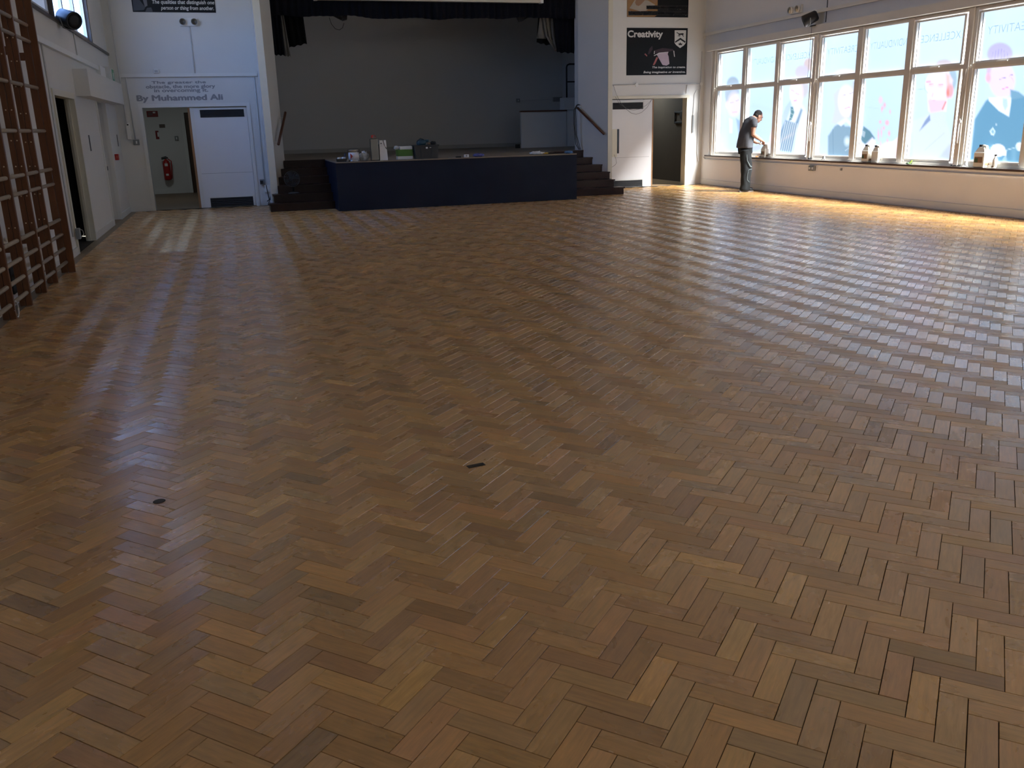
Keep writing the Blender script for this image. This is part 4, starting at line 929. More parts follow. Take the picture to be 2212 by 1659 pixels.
# corner conduit and sockets at the proscenium
conduit('white conduit in the corner beside the left proscenium', [(.60, YB-.013, 2.59), (.60, YB-.013, .5)], .010)
t = empty('stage_sockets', (.63, YB, .3), 'cluster of sockets and plugs low on the proscenium corner', 'socket')
bx('socket_box', M_white, .58, .68, YB-.05, YB-.001, .28, .42, t, bev=.004); bx('socket_box', M_grey, .50, .60, YB-.05, YB-.001, .44, .54, t, bev=.004); bx('plug', M_black, .505, .565, YB-.10, YB-.05, .45, .52, t, bev=.006)
bx('socket_plate', M_white, .61, .65, YB-.056, YB-.05, .30, .34, t); bx('socket_plate', M_white, .61, .65, YB-.056, YB-.05, .36, .39, t)
t = empty('trailing_cables', (.62, YB-.05, 0), 'tangled black cables falling to the floor beside the steps', 'cable')
for w in ([(575, 400), (578, 415), (582, 432), (580, 447)], [(583, 338), (584, 370), (587, 410), (583, 432), (590, 428), (595, 420)], [(577, 435), (583, 430), (588, 436), (580, 446)]):
    q = NB(); pts = [ony(x_, y_, 19.55) for x_, y_ in w]; pts = [Vector((p.x, p.y, max(p.z, .012))) for p in pts]; tube(q, pts, .009, 6); obj('cable', q, M_blackwire, t, smooth=True)

# inside the left lobby
def LB_(px, py): return B(px, py, YC)
def plate(name, m, label, cat, px0, py0, px1, py1, parent=None, Y=YC):
    a, c_ = B(px0, py0, Y), B(px1, py1, Y); return (a[0], c_[0], Y-.008, Y-.001, c_[1], a[1])
q = plate('', 0, '', '', 316, 240, 342, 252.5); t = empty('fire_notice', ((q[0]+q[1])/2, YC, q[4]), 'red fire notice high on the lobby wall', 'sign')
M_sred = mat('red_sign_print', (.20, .012, .010), .4); bx('sheet', M_sred, *q, t); bx('symbol', M_white, q[1]-.12, q[1]-.06, YC-.0095, YC-.008, q[4]+.09, q[5]-.02, t); bx('print_line', MATS['poster_grey_ink'], q[0]+.03, q[0]+.14, YC-.0095, YC-.008, q[5]-.06, q[5]-.04, t); bx('print_line', MATS['poster_grey_ink'], q[0]+.03, q[0]+.14, YC-.0095, YC-.008, q[5]-.10, q[5]-.08, t)
q = plate('', 0, '', '', 343.5, 268.5, 357, 276); bx('lobby_notice', mat('faded_brown_print', (.12, .09, .07), .5, .4, 30), *q, label='small faded brown notice under the red fire notice', cat='sign')
q = plate('', 0, '', '', 335, 282.5, 344.5, 300.5); t = empty('extinguisher_notice', ((q[0]+q[1])/2, YC, q[4]), 'narrow red and white notice above the fire extinguisher', 'sign'); bx('sheet', MATS['red_sign_print'], *q, t); bx('symbol', M_white, q[0]+.045, q[0]+.08, YC-.0095, YC-.008, q[4]+.06, q[5]-.04, t)
q = plate('', 0, '', '', 377, 294, 386, 303); t = empty('lobby_switch', ((q[0]+q[1])/2, YC, q[4]), 'grey square switch beside the brown lobby door', 'switch'); bx('box', M_grey, q[0], q[1], YC-.04, YC-.001, q[4], q[5], t); bx('rocker', M_white, q[0]+.03, q[1]-.03, YC-.046, YC-.04, q[4]+.025, q[5]-.025, t)
e = LB_(361, 363); ex = Vector((e[0], YC-.12, LB_(361, 389)[1]))
t = empty('fire_extinguisher', ex, 'red fire extinguisher with pale labels hung on lobby wall', 'fire extinguisher')
tl = Matrix.Rotation(math.radians(-8), 4, 'Y'); q = NB(); hgt = e[1]-ex.z
q = NB(); lathe(q, [(.02, 0), (.085, .012), (.09, .04), (.09, .42), (.075, .48), (.035, .515), (.03, .54)], ex, 18); obj('cylinder', q, M_red, t, smooth=True)
q = NB(); tube(q, [ex+Vector((-.10, -.02, .54)), ex+Vector((.06, -.02, .57))], .016, 6); tube(q, [ex+Vector((-.10, -.02, .57)), ex+Vector((.03, -.02, .60))], .012, 6); obj('lever', q, M_black, t)
q = NB(); tube(q, [ex+Vector((.05, 0, .54)), ex+Vector((.13, -.01, .48)), ex+Vector((.115, -.03, .25)), ex+Vector((.10, -.04, .04))], .014, 8); obj('hose', q, M_red, t, smooth=True)
bx('label_patch', M_white, ex.x-.035, ex.x+.04, ex.y-.096, ex.y-.088, ex.z+.36, ex.z+.43, t); bx('label_patch', M_white, ex.x-.03, ex.x+.035, ex.y-.096, ex.y-.088, ex.z+.12, ex.z+.17, t); bx('wall_hook', M_metal, ex.x-.02, ex.x+.02, ex.y+.06, YC-.001, ex.z+.40, ex.z+.48, t)

# ================================================================== LEFT WALL
# climbing wall bars
t = empty('wall_bars', (-1.97, 9.6, 0), 'brown wooden gym wall bars with pale dowel rungs', 'wall bars')
PY = [11.16, 10.40, 9.77, 9.06, 8.40, 7.74]; ZT = 3.55
for i, y in enumerate(PY):
    xf, xb = (-1.865, -2.015) if i == 0 else (-1.925, -2.03)
    wm = (xf+xb)/2
    pl = bx('post', M_barwood, xb, wm-.002, y-.02, y+.02, .004, ZT, t, bev=.003); bx('post', M_barwood, wm+.002, xf, y-.02, y+.02, .004, ZT, t, bev=.003)
    for z in (.66, .92, 1.20, 1.44, 1.72, 1.98, 2.22, 2.44) if i else ():
        for dx in (.025, -.025):
            q = NB(); lathe(q, [(.001, .003), (.006, .002), (.007, 0)], (wm+dx, y-.02, z+.02*i), 8, Matrix.Rotation(math.pi/2, 4, 'X')); obj('screw', q, M_brass, t)
    bx('wall_block', M_barwood, XL+.001, xb, y-.02, y+.02, .5, .58, t); bx('wall_block', M_barwood, XL+.001, xb, y-.02, y+.02, 2.3, 2.38, t)
for z in (.125, .28, .44, .605, 1.0, 1.16, 1.57, 2.02, 2.49, 2.655):
    q = NB(); tube(q, [(-1.958, PY[-1]-.02, z), (-1.955, 9.5, z), (-1.945, PY[0]-.02, z)], .019, 10); obj('rung', q, M_dowel, t, smooth=True)
bx('heater_grille', M_dark, XL+.001, XL+.02, 9.15, 9.62, .10, .34, label='dark low wall grille behind the wall bars', cat='grille')
bx('wall_notice', mat('yellowed_paper', (.42, .38, .30), .7), XL+.001, XL+.004, 10.2, 10.55, 1.72, 1.95, label='small yellowed paper notice behind the wall bars', cat='notice')
conduit('grey cable dropping down the wall beside the bars', [(XL+.012, 12.72, 2.60), (XL+.012, 12.75, 2.2), (XL+.012, 12.70, 1.3), (XL+.012, 12.72, .25)], .012, M_pipe)
t = empty('door_catch', (XL, 12.82, .25), 'grey metal door catch low on the doorway frame', 'catch'); bx('plate', M_grey, XL+.021, XL+.07, 12.86, 12.96, .20, .34, t, bev=.004); q = NB(); tube(q, [(XL+.07, 12.93, .22), (XL+.10, 12.99, .25), (XL+.09, 13.0, .30), (XL+.06, 12.95, .33)], .006, 6); obj('ring_pull', q, M_metal, t)
# hoop hanging behind the nearest post
t = empty('coiled_hose', (-1.9, 8.5, 0), 'grey ring of hose lying against the bar foot', 'hose'); q = NB(); n_ = 24
tube(q, [(-1.93, 8.455+.07*math.cos(2*math.pi*k/n_), .078+.07*math.sin(2*math.pi*k/n_)) for k in range(n_+1)], .006, 6); obj('hoop', q, M_pipe, t, smooth=True)
# trunking and boxed duct
bx('wall_trunking', M_gloss, XL+.001, XL+.05, 11.6, 17.6, 2.60, 2.67, label='white cable trunking along the left wall below the high windows', cat='trunking')
t = empty('boxed_duct', (-2.0, 17.2, 2.07), 'white boxed in duct above the left wall doors', 'duct'); bx('casing', M_wall, XL+.001, -1.90, 14.90, 19.40, 2.075, 2.455, t)
bx('junction_casing', M_gloss, XL+.001, XL+.07, 17.62, 18.3, 2.50, 2.68, label='pale junction box where the wall trunking ends', cat='box')
t = empty('exit_sign', (-1.98, 18.9, 2.46), 'green exit sign seen almost edge on above the boxed duct', 'sign'); bx('sign_case', M_white, -2.0, -1.97, 18.72, 19.02, 2.456, 2.70, t); bx('green_face', mat('exit_green', (.05, .30, .17), .4), -1.97, -1.965, 18.73, 19.01, 2.47, 2.69, t); bx('pictogram', M_white, -1.965, -1.963, 18.82, 18.90, 2.52, 2.63, t)
bx('sign_post', M_pipe, XL+.001, -1.99, 18.5, 18.56, 2.456, 2.72, label='grey bracket plate beside the exit sign', cat='bracket')
t = empty('fire_call_point', (XL, 18.85, 1.06), 'small red fire call point near the room corner', 'call point'); bx('case', M_red, XL+.001, XL+.065, 18.42, 18.56, 1.06, 1.17, t, bev=.006); bx('break_glass', mat('call_glass', (.45, .10, .05), .3), XL+.03, XL+.05, 18.416, 18.42, 1.09, 1.14, t)
conduit('thin conduit on the wall under the high windows', [(XL+.012, 15.55, 3.0), (XL+.012, 15.6, 2.67)], .010)
# loudspeakers
def speaker(label, c, axis, k, bracket_to):
    t = empty('loudspeaker', c, label, 'loudspeaker', 'black cylindrical loudspeakers'); c = Vector(c); d = Vector(axis).normalized()
    R_ = d.to_track_quat('Z', 'Y').to_matrix().to_4x4()
    q = NB(); lathe(q, [(k*a, k*b2) for a, b2 in ((.02, -.20), (.10, -.195), (.135, -.16), (.145, 0), (.155, .17), (.15, .185), (.13, .185), (.125, .165), (.001, .165))], c, 24, R_); obj('cabinet', q, M_black, t, smooth=True)
    q = NB(); lathe(q, [(k*.001, k*.175), (k*.06, k*.174), (k*.128, k*.168)], c, 20, R_); obj('grille', q, M_dark, t, smooth=True)
    q = NB(); tube(q, [c+Vector((0, 0, -.12*k)), c+Vector((0, 0, -.19*k)), bracket_to], .014, 8); obj('bracket', q, M_black, t)
    side = d.cross(Vector((0, 0, 1))).normalized()
    q = NB(); tube(q, [c+side*.155*k, c+side*.12*k+Vector((0, 0, -.16*k)), c+Vector((0, 0, -.19*k)), c-side*.12*k+Vector((0, 0, -.16*k)), c-side*.155*k], .009, 6); obj('yoke', q, M_grey, t)
    return t
c_ = onx(147, 40, -1.97); speaker('black cylindrical loudspeaker mounted at the sill of the high windows', c_, (.62, -.70, -.30), .78, (XL+.012, c_.y+.12, 3.03))
c_ = onx(1750, 40, 10.66); speaker('black cylindrical loudspeaker above the printed windows', c_, (-.75, .45, -.40), .72, (10.78, c_.y-.03, 3.166))

# ================================================================== BACK WALL, RIGHT PART
t = poster('black creativity poster with white shield crest beside the stage', 8.875, 10.41, 2.535, 3.555)
pz = lambda pts: [B(1340+a/9.48, c_/9.48) for a, c_ in pts]
def ptext(s_, xa, xb, yt, yb, bo, sh, parent, m=M_ptxt):
    a, c_ = B(1340+xa/9.48, yb/9.48), B(1340+xb/9.48, yt/9.48); text_back('lettering', s_, a[0], c_[0], a[1], c_[1], YP, m, parent, bo, sh)
ptext('Creativity', 145, 870, 625, 808, .03, 0, t)
ptext('The inspiration to create.', 648, 1330, 1352, 1412, .02, .2, t); ptext('Being imaginative or inventive.', 470, 1328, 1448, 1515, .02, .2, t)
cr = flat('crest', M_ptxt, pz([(1110, 622), (1345, 620), (1335, 880), (1300, 930), (1220, 985), (1140, 925), (1108, 880)]), YP, t, label='white shield with horse, chevron and crown')
M_ink = mat('poster_black_ink', lin(28, 29, 31), .4)
flat('chevron', M_ink, pz([(1225, 775), (1330, 850), (1320, 880), (1225, 815), (1120, 880), (1115, 850)]), YP-.002, cr)
flat('horse', M_ink, pz([(1140, 672), (1160, 662), (1185, 680), (1210, 688), (1270, 680), (1295, 690), (1298, 705), (1285, 700), (1280, 725), (1296, 752), (1286, 756), (1265, 722), (1225, 712), (1212, 755), (1204, 752), (1205, 712), (1182, 752), (1174, 746), (1192, 706), (1172, 686), (1150, 678)]), YP-.002, cr)
flat('crown', M_ink, pz([(1180, 880), (1200, 900), (1213, 880), (1223, 865), (1233, 882), (1246, 900), (1268, 880), (1255, 925), (1195, 927)]), YP-.002, cr)
M_plil = mat('poster_lilac_ink', (.50, .40, .47), .4, .15, 4); M_ppk = mat('poster_rose_ink', (.34, .10, .095), .4, .2, 6); M_ppl = mat('poster_plum_ink', (.035, .018, .026), .4, .3, 5)
flat('picture_page', M_plil, pz([(745, 1125), (800, 1080), (980, 1065), (965, 1110), (985, 1160), (1000, 1310), (940, 1345), (860, 1330)]), YP, t)
flat('picture_page_edge', M_ptxt, pz([(680, 1140), (790, 1080), (980, 1062), (975, 1075), (800, 1095), (690, 1148)]), YP-.001, t)
flat('picture_finger', M_ppk, pz([(735, 1170), (770, 1180), (715, 1300), (690, 1335), (662, 1330)]), YP, t); flat('picture_hand', M_ppl, pz([(700, 1030), (860, 985), (1080, 1005), (1075, 1040), (980, 1058), (720, 1092)]), YP, t)
flat('picture_thumb', M_ppk, pz([(488, 1110), (510, 1095), (550, 1140), (540, 1158)]), YP, t); flat('picture_cuff', M_ptxt, pz([(1082, 1035), (1100, 1045), (1112, 1165), (1098, 1160)]), YP, t); flat('picture_glint', M_ptxt, pz([(690, 1045), (702, 1040), (698, 1105), (684, 1110)]), YP, t)
flat('picture_wrist', M_ppl, pz([(560, 1110), (590, 1000), (650, 940), (660, 1010), (590, 1110)]), YP, t)
t = poster('black and tan poster about being exceptionally good, hung above another', 8.875, 10.41, 3.785, 4.805)
M_ptan = mat('poster_tan_ink', lin(150, 115, 75), .4, .1, 3); M_pskin = mat('poster_skin_ink', lin(150, 118, 95), .4, .1, 6); M_ppaper = mat('poster_page_ink', lin(165, 158, 148), .4)
flat('picture_desk', M_ptan, pz([(138, -300), (760, -300), (760, 300), (700, 345), (138, 347)]), YP+.001, t); flat('picture_page', M_ppaper, pz([(180, 170), (300, -10), (560, 10), (710, 100), (520, 222), (400, 230)]), YP-.0005, t)
flat('picture_hand', M_pskin, pz([(295, 50), (330, -30), (420, -60), (560, -60), (420, 90), (370, 125), (320, 105)]), YP-.002, t); flat('picture_arm', M_pskin, pz([(590, -60), (750, -60), (740, 30), (700, 80)]), YP-.002, t); flat('text_band', M_ink, pz([(530, 115), (1385, 110), (1385, 190), (530, 190)]), YP-.002, t); flat('text_band', M_ink, pz([(160, 232), (1385, 228), (1385, 312), (160, 316)]), YP-.002, t)
YP2 = YP; YP = YP-.004
ptext('Becoming exceptionally good.', 540, 1365, 128, 190, .02, .2, t); ptext('Surpassing what has been done previously.', 170, 1380, 240, 308, .02, .2, t); YP = YP2
# conduit, junctions and wires
zc_ = 2.325
t = empty('pipework', (9.7, YB, zc_), 'thin white conduit with round boxes running under the posters', 'conduit')
q = NB(); tube(q, [(8.20, YB-.014, zc_), (10.80, YB-.014, zc_)], .012, 8); obj('run', q, M_pipe, t, smooth=True)
for x in (9.13, 10.80):
    q = NB(); lathe(q, [(.001, -.03), (.04, -.03), (.04, 0), (.001, 0)], (x, YB-.002, zc_), 14, Matrix.Rotation(-math.pi/2, 4, 'X')); obj('round_box', q, M_white, t)
q = NB(); tube(q, [(10.80, YB-.014, 3.05), (10.79, YB-.014, zc_), (10.76, YB-.014, 1.9), (10.75, YB-.014, .75), (10.78, YB-.03, .55)], .010, 8); obj('drop', q, M_pipe, t, smooth=True)
q = NB(); tube(q, [(10.44, YB-.014, zc_), (10.42, YB-.014, 2.2), (10.42, YB-.014, 2.12)], .008, 6); obj('drop', q, M_pipe, t)
q = NB(); tube(q, [B3 for B3 in [(10.79, YB-.014, 2.20), (10.68, YB-.014, 2.18), (10.63, YB-.014, 2.1), (10.61, YB-.014, 1.6)]], .007, 6); obj('drop', q, M_pipe, t, smooth=True)
bx('metal_capping', M_grey, 10.595, 10.625, YB-.03, YB-.001, 1.22, 1.62, t, label='flat grey capping strip')
conduit('loose grey wires looping over the white door grille', [ony(x_, y_, YB-.03) for x_, y_ in ((1325, 184), (1332, 205), (1340, 220), (1352, 235), (1363, 244), (1374, 247), (1386, 243), (1398, 232), (1408, 215))], .0038, M_wire, 'loose_wires', 'wire')
conduit('second loose wire sagging below the door grille', [ony(x_, y_, YB-.035) for x_, y_ in ((1329, 209), (1338, 224), (1355, 235), (1368, 238), (1384, 235), (1398, 226), (1409, 214))], .0032, M_wire, 'loose_wires', 'wire')
conduit('thin grey wire kinked on the lower white door', [ony(x_, y_, YB-.025) for x_, y_ in ((1327, 334), (1330, 342), (1332, 352), (1328, 357), (1322, 361))], .004, M_wire, 'loose_wires', 'wire')
# bracket inside the right lobby
t = empty('wall_bracket', (10.94, 20.9, 1.4), 'dark square bracket with round fitting in brown lobby', 'bracket')
def LX(px, py): p = onx(px, py, 10.93); return p
q = NB(); pts = [LX(1300+a/7.214, 190+c_/7.214) for a, c_ in ((1275, 385), (1215, 385), (1145, 378), (1140, 540), (1260, 540))]; tube(q, pts, .03, 6); obj('frame', q, M_dark, t)
q = NB(); c_ = LX(1300+1255/7.214, 190+425/7.214); ball(q, c_, (.03, .14, .12)); obj('fitting', q, M_dark, t)

# ================================================================== RIGHT WALL
t = empty('high_trunking', (10.85, 12, 3.40), 'cream cable trunking high on the right wall above windows', 'trunking'); bx('trunk', M_frame2, XR-.05, XR-.001, 4.0, YB-.03, 3.385, 3.445, t); bx('elbow', M_frame2, XR-.07, XR-.001, YB-.03, YB-.002, 3.33, 3.45, t)
p0 = onx(1510+1205/5.672, 170/5.672, XR); twin('white twin-spot emergency light over the printed windows', (XR, p0.y, 3.53), -1, 0, .36, .15)
conduit('black flex running up the wall above the loudspeaker', [(XR-.01, 15.15, 3.2), (XR-.01, 15.12, 4.0), (XR-.01, 15.12, 5.1)], .006, M_blackwire, 'flex', 'flex')
conduit('thin black flex hanging in front of the window post', [(10.72, 15.36, 3.16), (10.74, 15.40, 2.6), (10.80, 15.5, 2.25)], .003, M_blackwire, 'flex', 'flex')
conduit('grey conduit running along the wall under the sill', [(XR-.014, WY1+.12, .60), (XR-.014, 4.0, .60)], .013, M_pipe)
q = NB(); tube(q, [(XR-.03, WY1+.14, .68), (XR-.02, WY1+.20, .64), (XR-.014, WY1+.12, .60)], .014, 8); obj('conduit_bend', q, M_pipe, None, label='bent conduit end at the corner of the sill', cat='conduit')
p0 = onx(1757, 358, XR); t = empty('double_socket', (XR, p0.y, p0.z), 'metal double socket on the wall under the sill', 'socket'); bx('socket_box', M_metal, XR-.05, XR-.03, p0.y-.09, p0.y+.09, .49, .59, t, bev=.004); bx('back_box', M_grey, XR-.03, XR-.001, p0.y-.085, p0.y+.085, .495, .585, t)
for dy in (-.045, .045): bx('rocker', M_white, XR-.056, XR-.05, p0.y+dy-.02, p0.y+dy+.02, .52, .56, t)
p0 = onx(1818, 366, XR); bx('wall_plug', M_grey, XR-.02, XR-.001, p0.y-.02, p0.y+.02, p0.z-.02, p0.z+.02, label='tiny grey stud on the wall below the conduit', cat='stud')

# lacquer containers on the sill
M_jug = mat('milky_polythene', (.66, .63, .55), .3, .05, 10); M_jlab = mat('brown_product_label', (.22, .13, .07), .5, .3, 14); M_jgr = mat('green_product_label', (.06, .10, .05), .5, .2, 14)
ZSI = .698
def jug(label, cx, cy, w, d, h, handle=True, lab=True, cap=M_black, group='lacquer containers on the sill'):
    """square jerrycan, broad face towards -x, chamfered shoulder, moulded handle"""
    t = empty('lacquer_jug', (cx, cy, ZSI), label, 'jug', group)
    q = NB(); box(q, cx-d/2, cx+d/2, cy-w/2, cy+w/2, ZSI+.001, ZSI+h*.70, bev=.018)
    top_ = [(cx-d/2+.01, cy-w/2+.01), (cx+d/2-.01, cy-w/2+.01), (cx+d/2-.01, cy+w/2-.01), (cx-d/2+.01, cy+w/2-.01)]
    lo = [q.verts.new((a, c_, ZSI+h*.68)) for a, c_ in top_]; hi = [q.verts.new((cx+(a-cx)*.62, cy+.02*w+(c_-cy)*.55, ZSI+h*.90)) for a, c_ in top_]
    q.faces.new(lo); q.faces.new(hi)
    for i in range(4): q.faces.new((lo[i], lo[(i+1) % 4], hi[(i+1) % 4], hi[i]))
    obj('container', q, M_jug, t)
    q = NB(); lathe(q, [(.03, 0), (.03, h*.07), (.02, h*.075)], (cx, cy+w*.18, ZSI+h*.88), 14); obj('neck', q, M_jug, t)
    q = NB(); lathe(q, [(.034, 0), (.034, h*.09), (.028, h*.095)], (cx, cy+w*.18, ZSI+h*.93), 14); obj('screw_cap', q, cap, t)
    if handle:
        q = NB(); tube(q, [(cx, cy+w*.05, ZSI+h*.88), (cx, cy-w*.05, ZSI+h*.97), (cx, cy-w*.28, ZSI+h*.95), (cx, cy-w*.36, ZSI+h*.70)], [.02, .022, .022, .02], 8); obj('handle', q, M_jug, t, smooth=True)
    if lab:
        x_ = cx-d/2-.0025; ln = bx('label', M_jlab, x_, x_+.002, cy-w*.36, cy+w*.36, ZSI+h*.22, ZSI+h*.48, t); bx('label_band', M_jgr, x_-.001, x_, cy+.01, cy+w*.36, ZSI+h*.24, ZSI+h*.42, ln)
        y_ = cy-w/2-.0025; bx('side_label', M_jlab, cx-d*.3, cx+d*.3, y_, y_+.002, ZSI+h*.1, ZSI+h*.22, t)
    return t
jug('white lacquer jug on the sill at the workman\'s hands', 10.93, 17.02, .17, .13, .27)
jug('squat lacquer jug on the sill in front of its translucent twin', 10.92, 13.72, .18, .13, .30)
jug('translucent lacquer jug tucked behind its twin on the sill', 10.945, 13.50, .18, .11, .29, lab=False)
jug('large lacquer jug with brown and green label beside a small bottle', 10.92, 11.10, .21, .14, .33)
def bottle(label, cx, cy, h, m=M_jug, cap=M_black):
    t = empty('small_bottle', (cx, cy, ZSI), label, 'bottle'); q = NB(); lathe(q, [(.03, .001), (.036, .006), (.036, h*.6), (.015, h*.8), (.014, h*.9)], (cx, cy, ZSI), 16); obj('flask', q, m, t, smooth=True)
    q = NB(); lathe(q, [(.018, 0), (.018, h*.1), (.014, h*.11)], (cx, cy, ZSI+h*.89), 12); obj('cap', q, cap, t); bx('label', M_jlab, cx-.038, cx-.0362, cy-.02, cy+.02, ZSI+h*.06, ZSI+h*.16, t)
bottle('small slim bottle with black cap beside the large jug', 10.91, 10.84, .20)
bottle('tiny white bottle on the sill beyond the workman\'s jug', 10.95, 16.82, .09, cap=M_white)
q = NB(); lathe(q, [(.001, .001), (.06, .001), (.012, .075), (.006, .11)], (10.94, 11.42, ZSI), 16); obj('white_funnel', q, M_white, None, label='small white upturned funnel on the sill by the post', cat='funnel', smooth=True)
t = empty('green_scraper', (10.90, 12.62, ZSI), 'small bright green scraper lying on the sill', 'scraper'); b = NB(); prism(b, [(12.60, ZSI+.002), (12.70, ZSI+.002), (12.66, ZSI+.03)], 10.88, 10.93, 'x'); obj('blade', b, M_jgr, t); q = NB(); tube(q, [(10.90, 12.62, ZSI+.015), (10.91, 12.58, ZSI+.06)], .008, 6); obj('handle', q, mat('lime_plastic', (.35, .55, .03), .4), t)
crumple('orange_lid', (10.90, 17.30, ZSI), (.025, .03, .014), mat('orange_plastic', (.55, .16, .03), .4), 'small orange lid on the sill beside the workman', 'lid', 1.1, .1)
crumple('dark_cap', (10.90, 17.17, ZSI), (.02, .02, .015), M_black, 'small dark bottle cap beside the orange lid', 'bung', 1.9, .1)  # small dark bottle cap lying loose on the sill
crumple('dark_swarf', (10.92, 15.42, ZSI), (.03, .05, .02), M_dark, 'dark scrap of rag at the first window post', 'rag', 4.9)
t = empty('small_clamp', (10.90, 14.95, ZSI), 'small grey clamp lying on the sill', 'clamp'); q = NB(); tube(q, [(10.90, 15.02, ZSI+.008), (10.90, 14.95, ZSI+.06), (10.90, 14.90, ZSI+.008)], .007, 6); obj('arms', q, M_grey, t); bx('jaw', M_grey, 10.885, 10.915, 14.93, 14.97, ZSI+.03, ZSI+.075, t)
crumple('dark_swarf', (10.92, 11.62, ZSI), (.025, .10, .012), M_dark, 'dark scrap of rag at the second window post', 'rag', 8.9)

# ================================================================== FLOOR MARKS
a = onz(1028, 1006); t = empty('floor_socket_cover', (a.x, a.y, 0), 'small dark metal cover plate let into wood floor', 'cover plate')
dirv = (onz(1047, 1003)-onz(1012, 1010)).normalized(); nrm = Vector((-dirv.y, dirv.x, 0))
def slab(bm, c, u, v, lu, lv, z0, z1):
    lo = [bm.verts.new(c+u*(su*lu)+v*(sv*lv)+Vector((0, 0, z0))) for su, sv in ((-1, -1), (1, -1), (1, 1), (-1, 1))]; hi = [bm.verts.new(q.co+Vector((0, 0, z1-z0))) for q in lo]
    bm.faces.new(lo[::-1]); bm.faces.new(hi)
    for i in range(4): bm.faces.new((lo[i], lo[(i+1) % 4], hi[(i+1) % 4], hi[i]))
q = NB(); slab(q, Vector((a.x, a.y, 0)), dirv, nrm, .042, .017, .0008, .0022); obj('plate', q, mat('tarnished_plate', (.035, .028, .022), .5, .3, 40), t)
q = NB(); slab(q, Vector((a.x, a.y, 0))+dirv*.012, dirv, nrm, .028, .008, .0022, .0034); obj('slot_flap', q, M_black, t)
a = onz(344, 1083); q = NB(); lathe(q, [(.001, .0028), (.022, .0026), (.026, .0008)], (a.x, a.y, 0), 18); obj('floor_plug', q, mat('dark_plug', (.03, .024, .02), .5, .5, 60), None, label='small round dark plug in the wood floor', cat='plug')

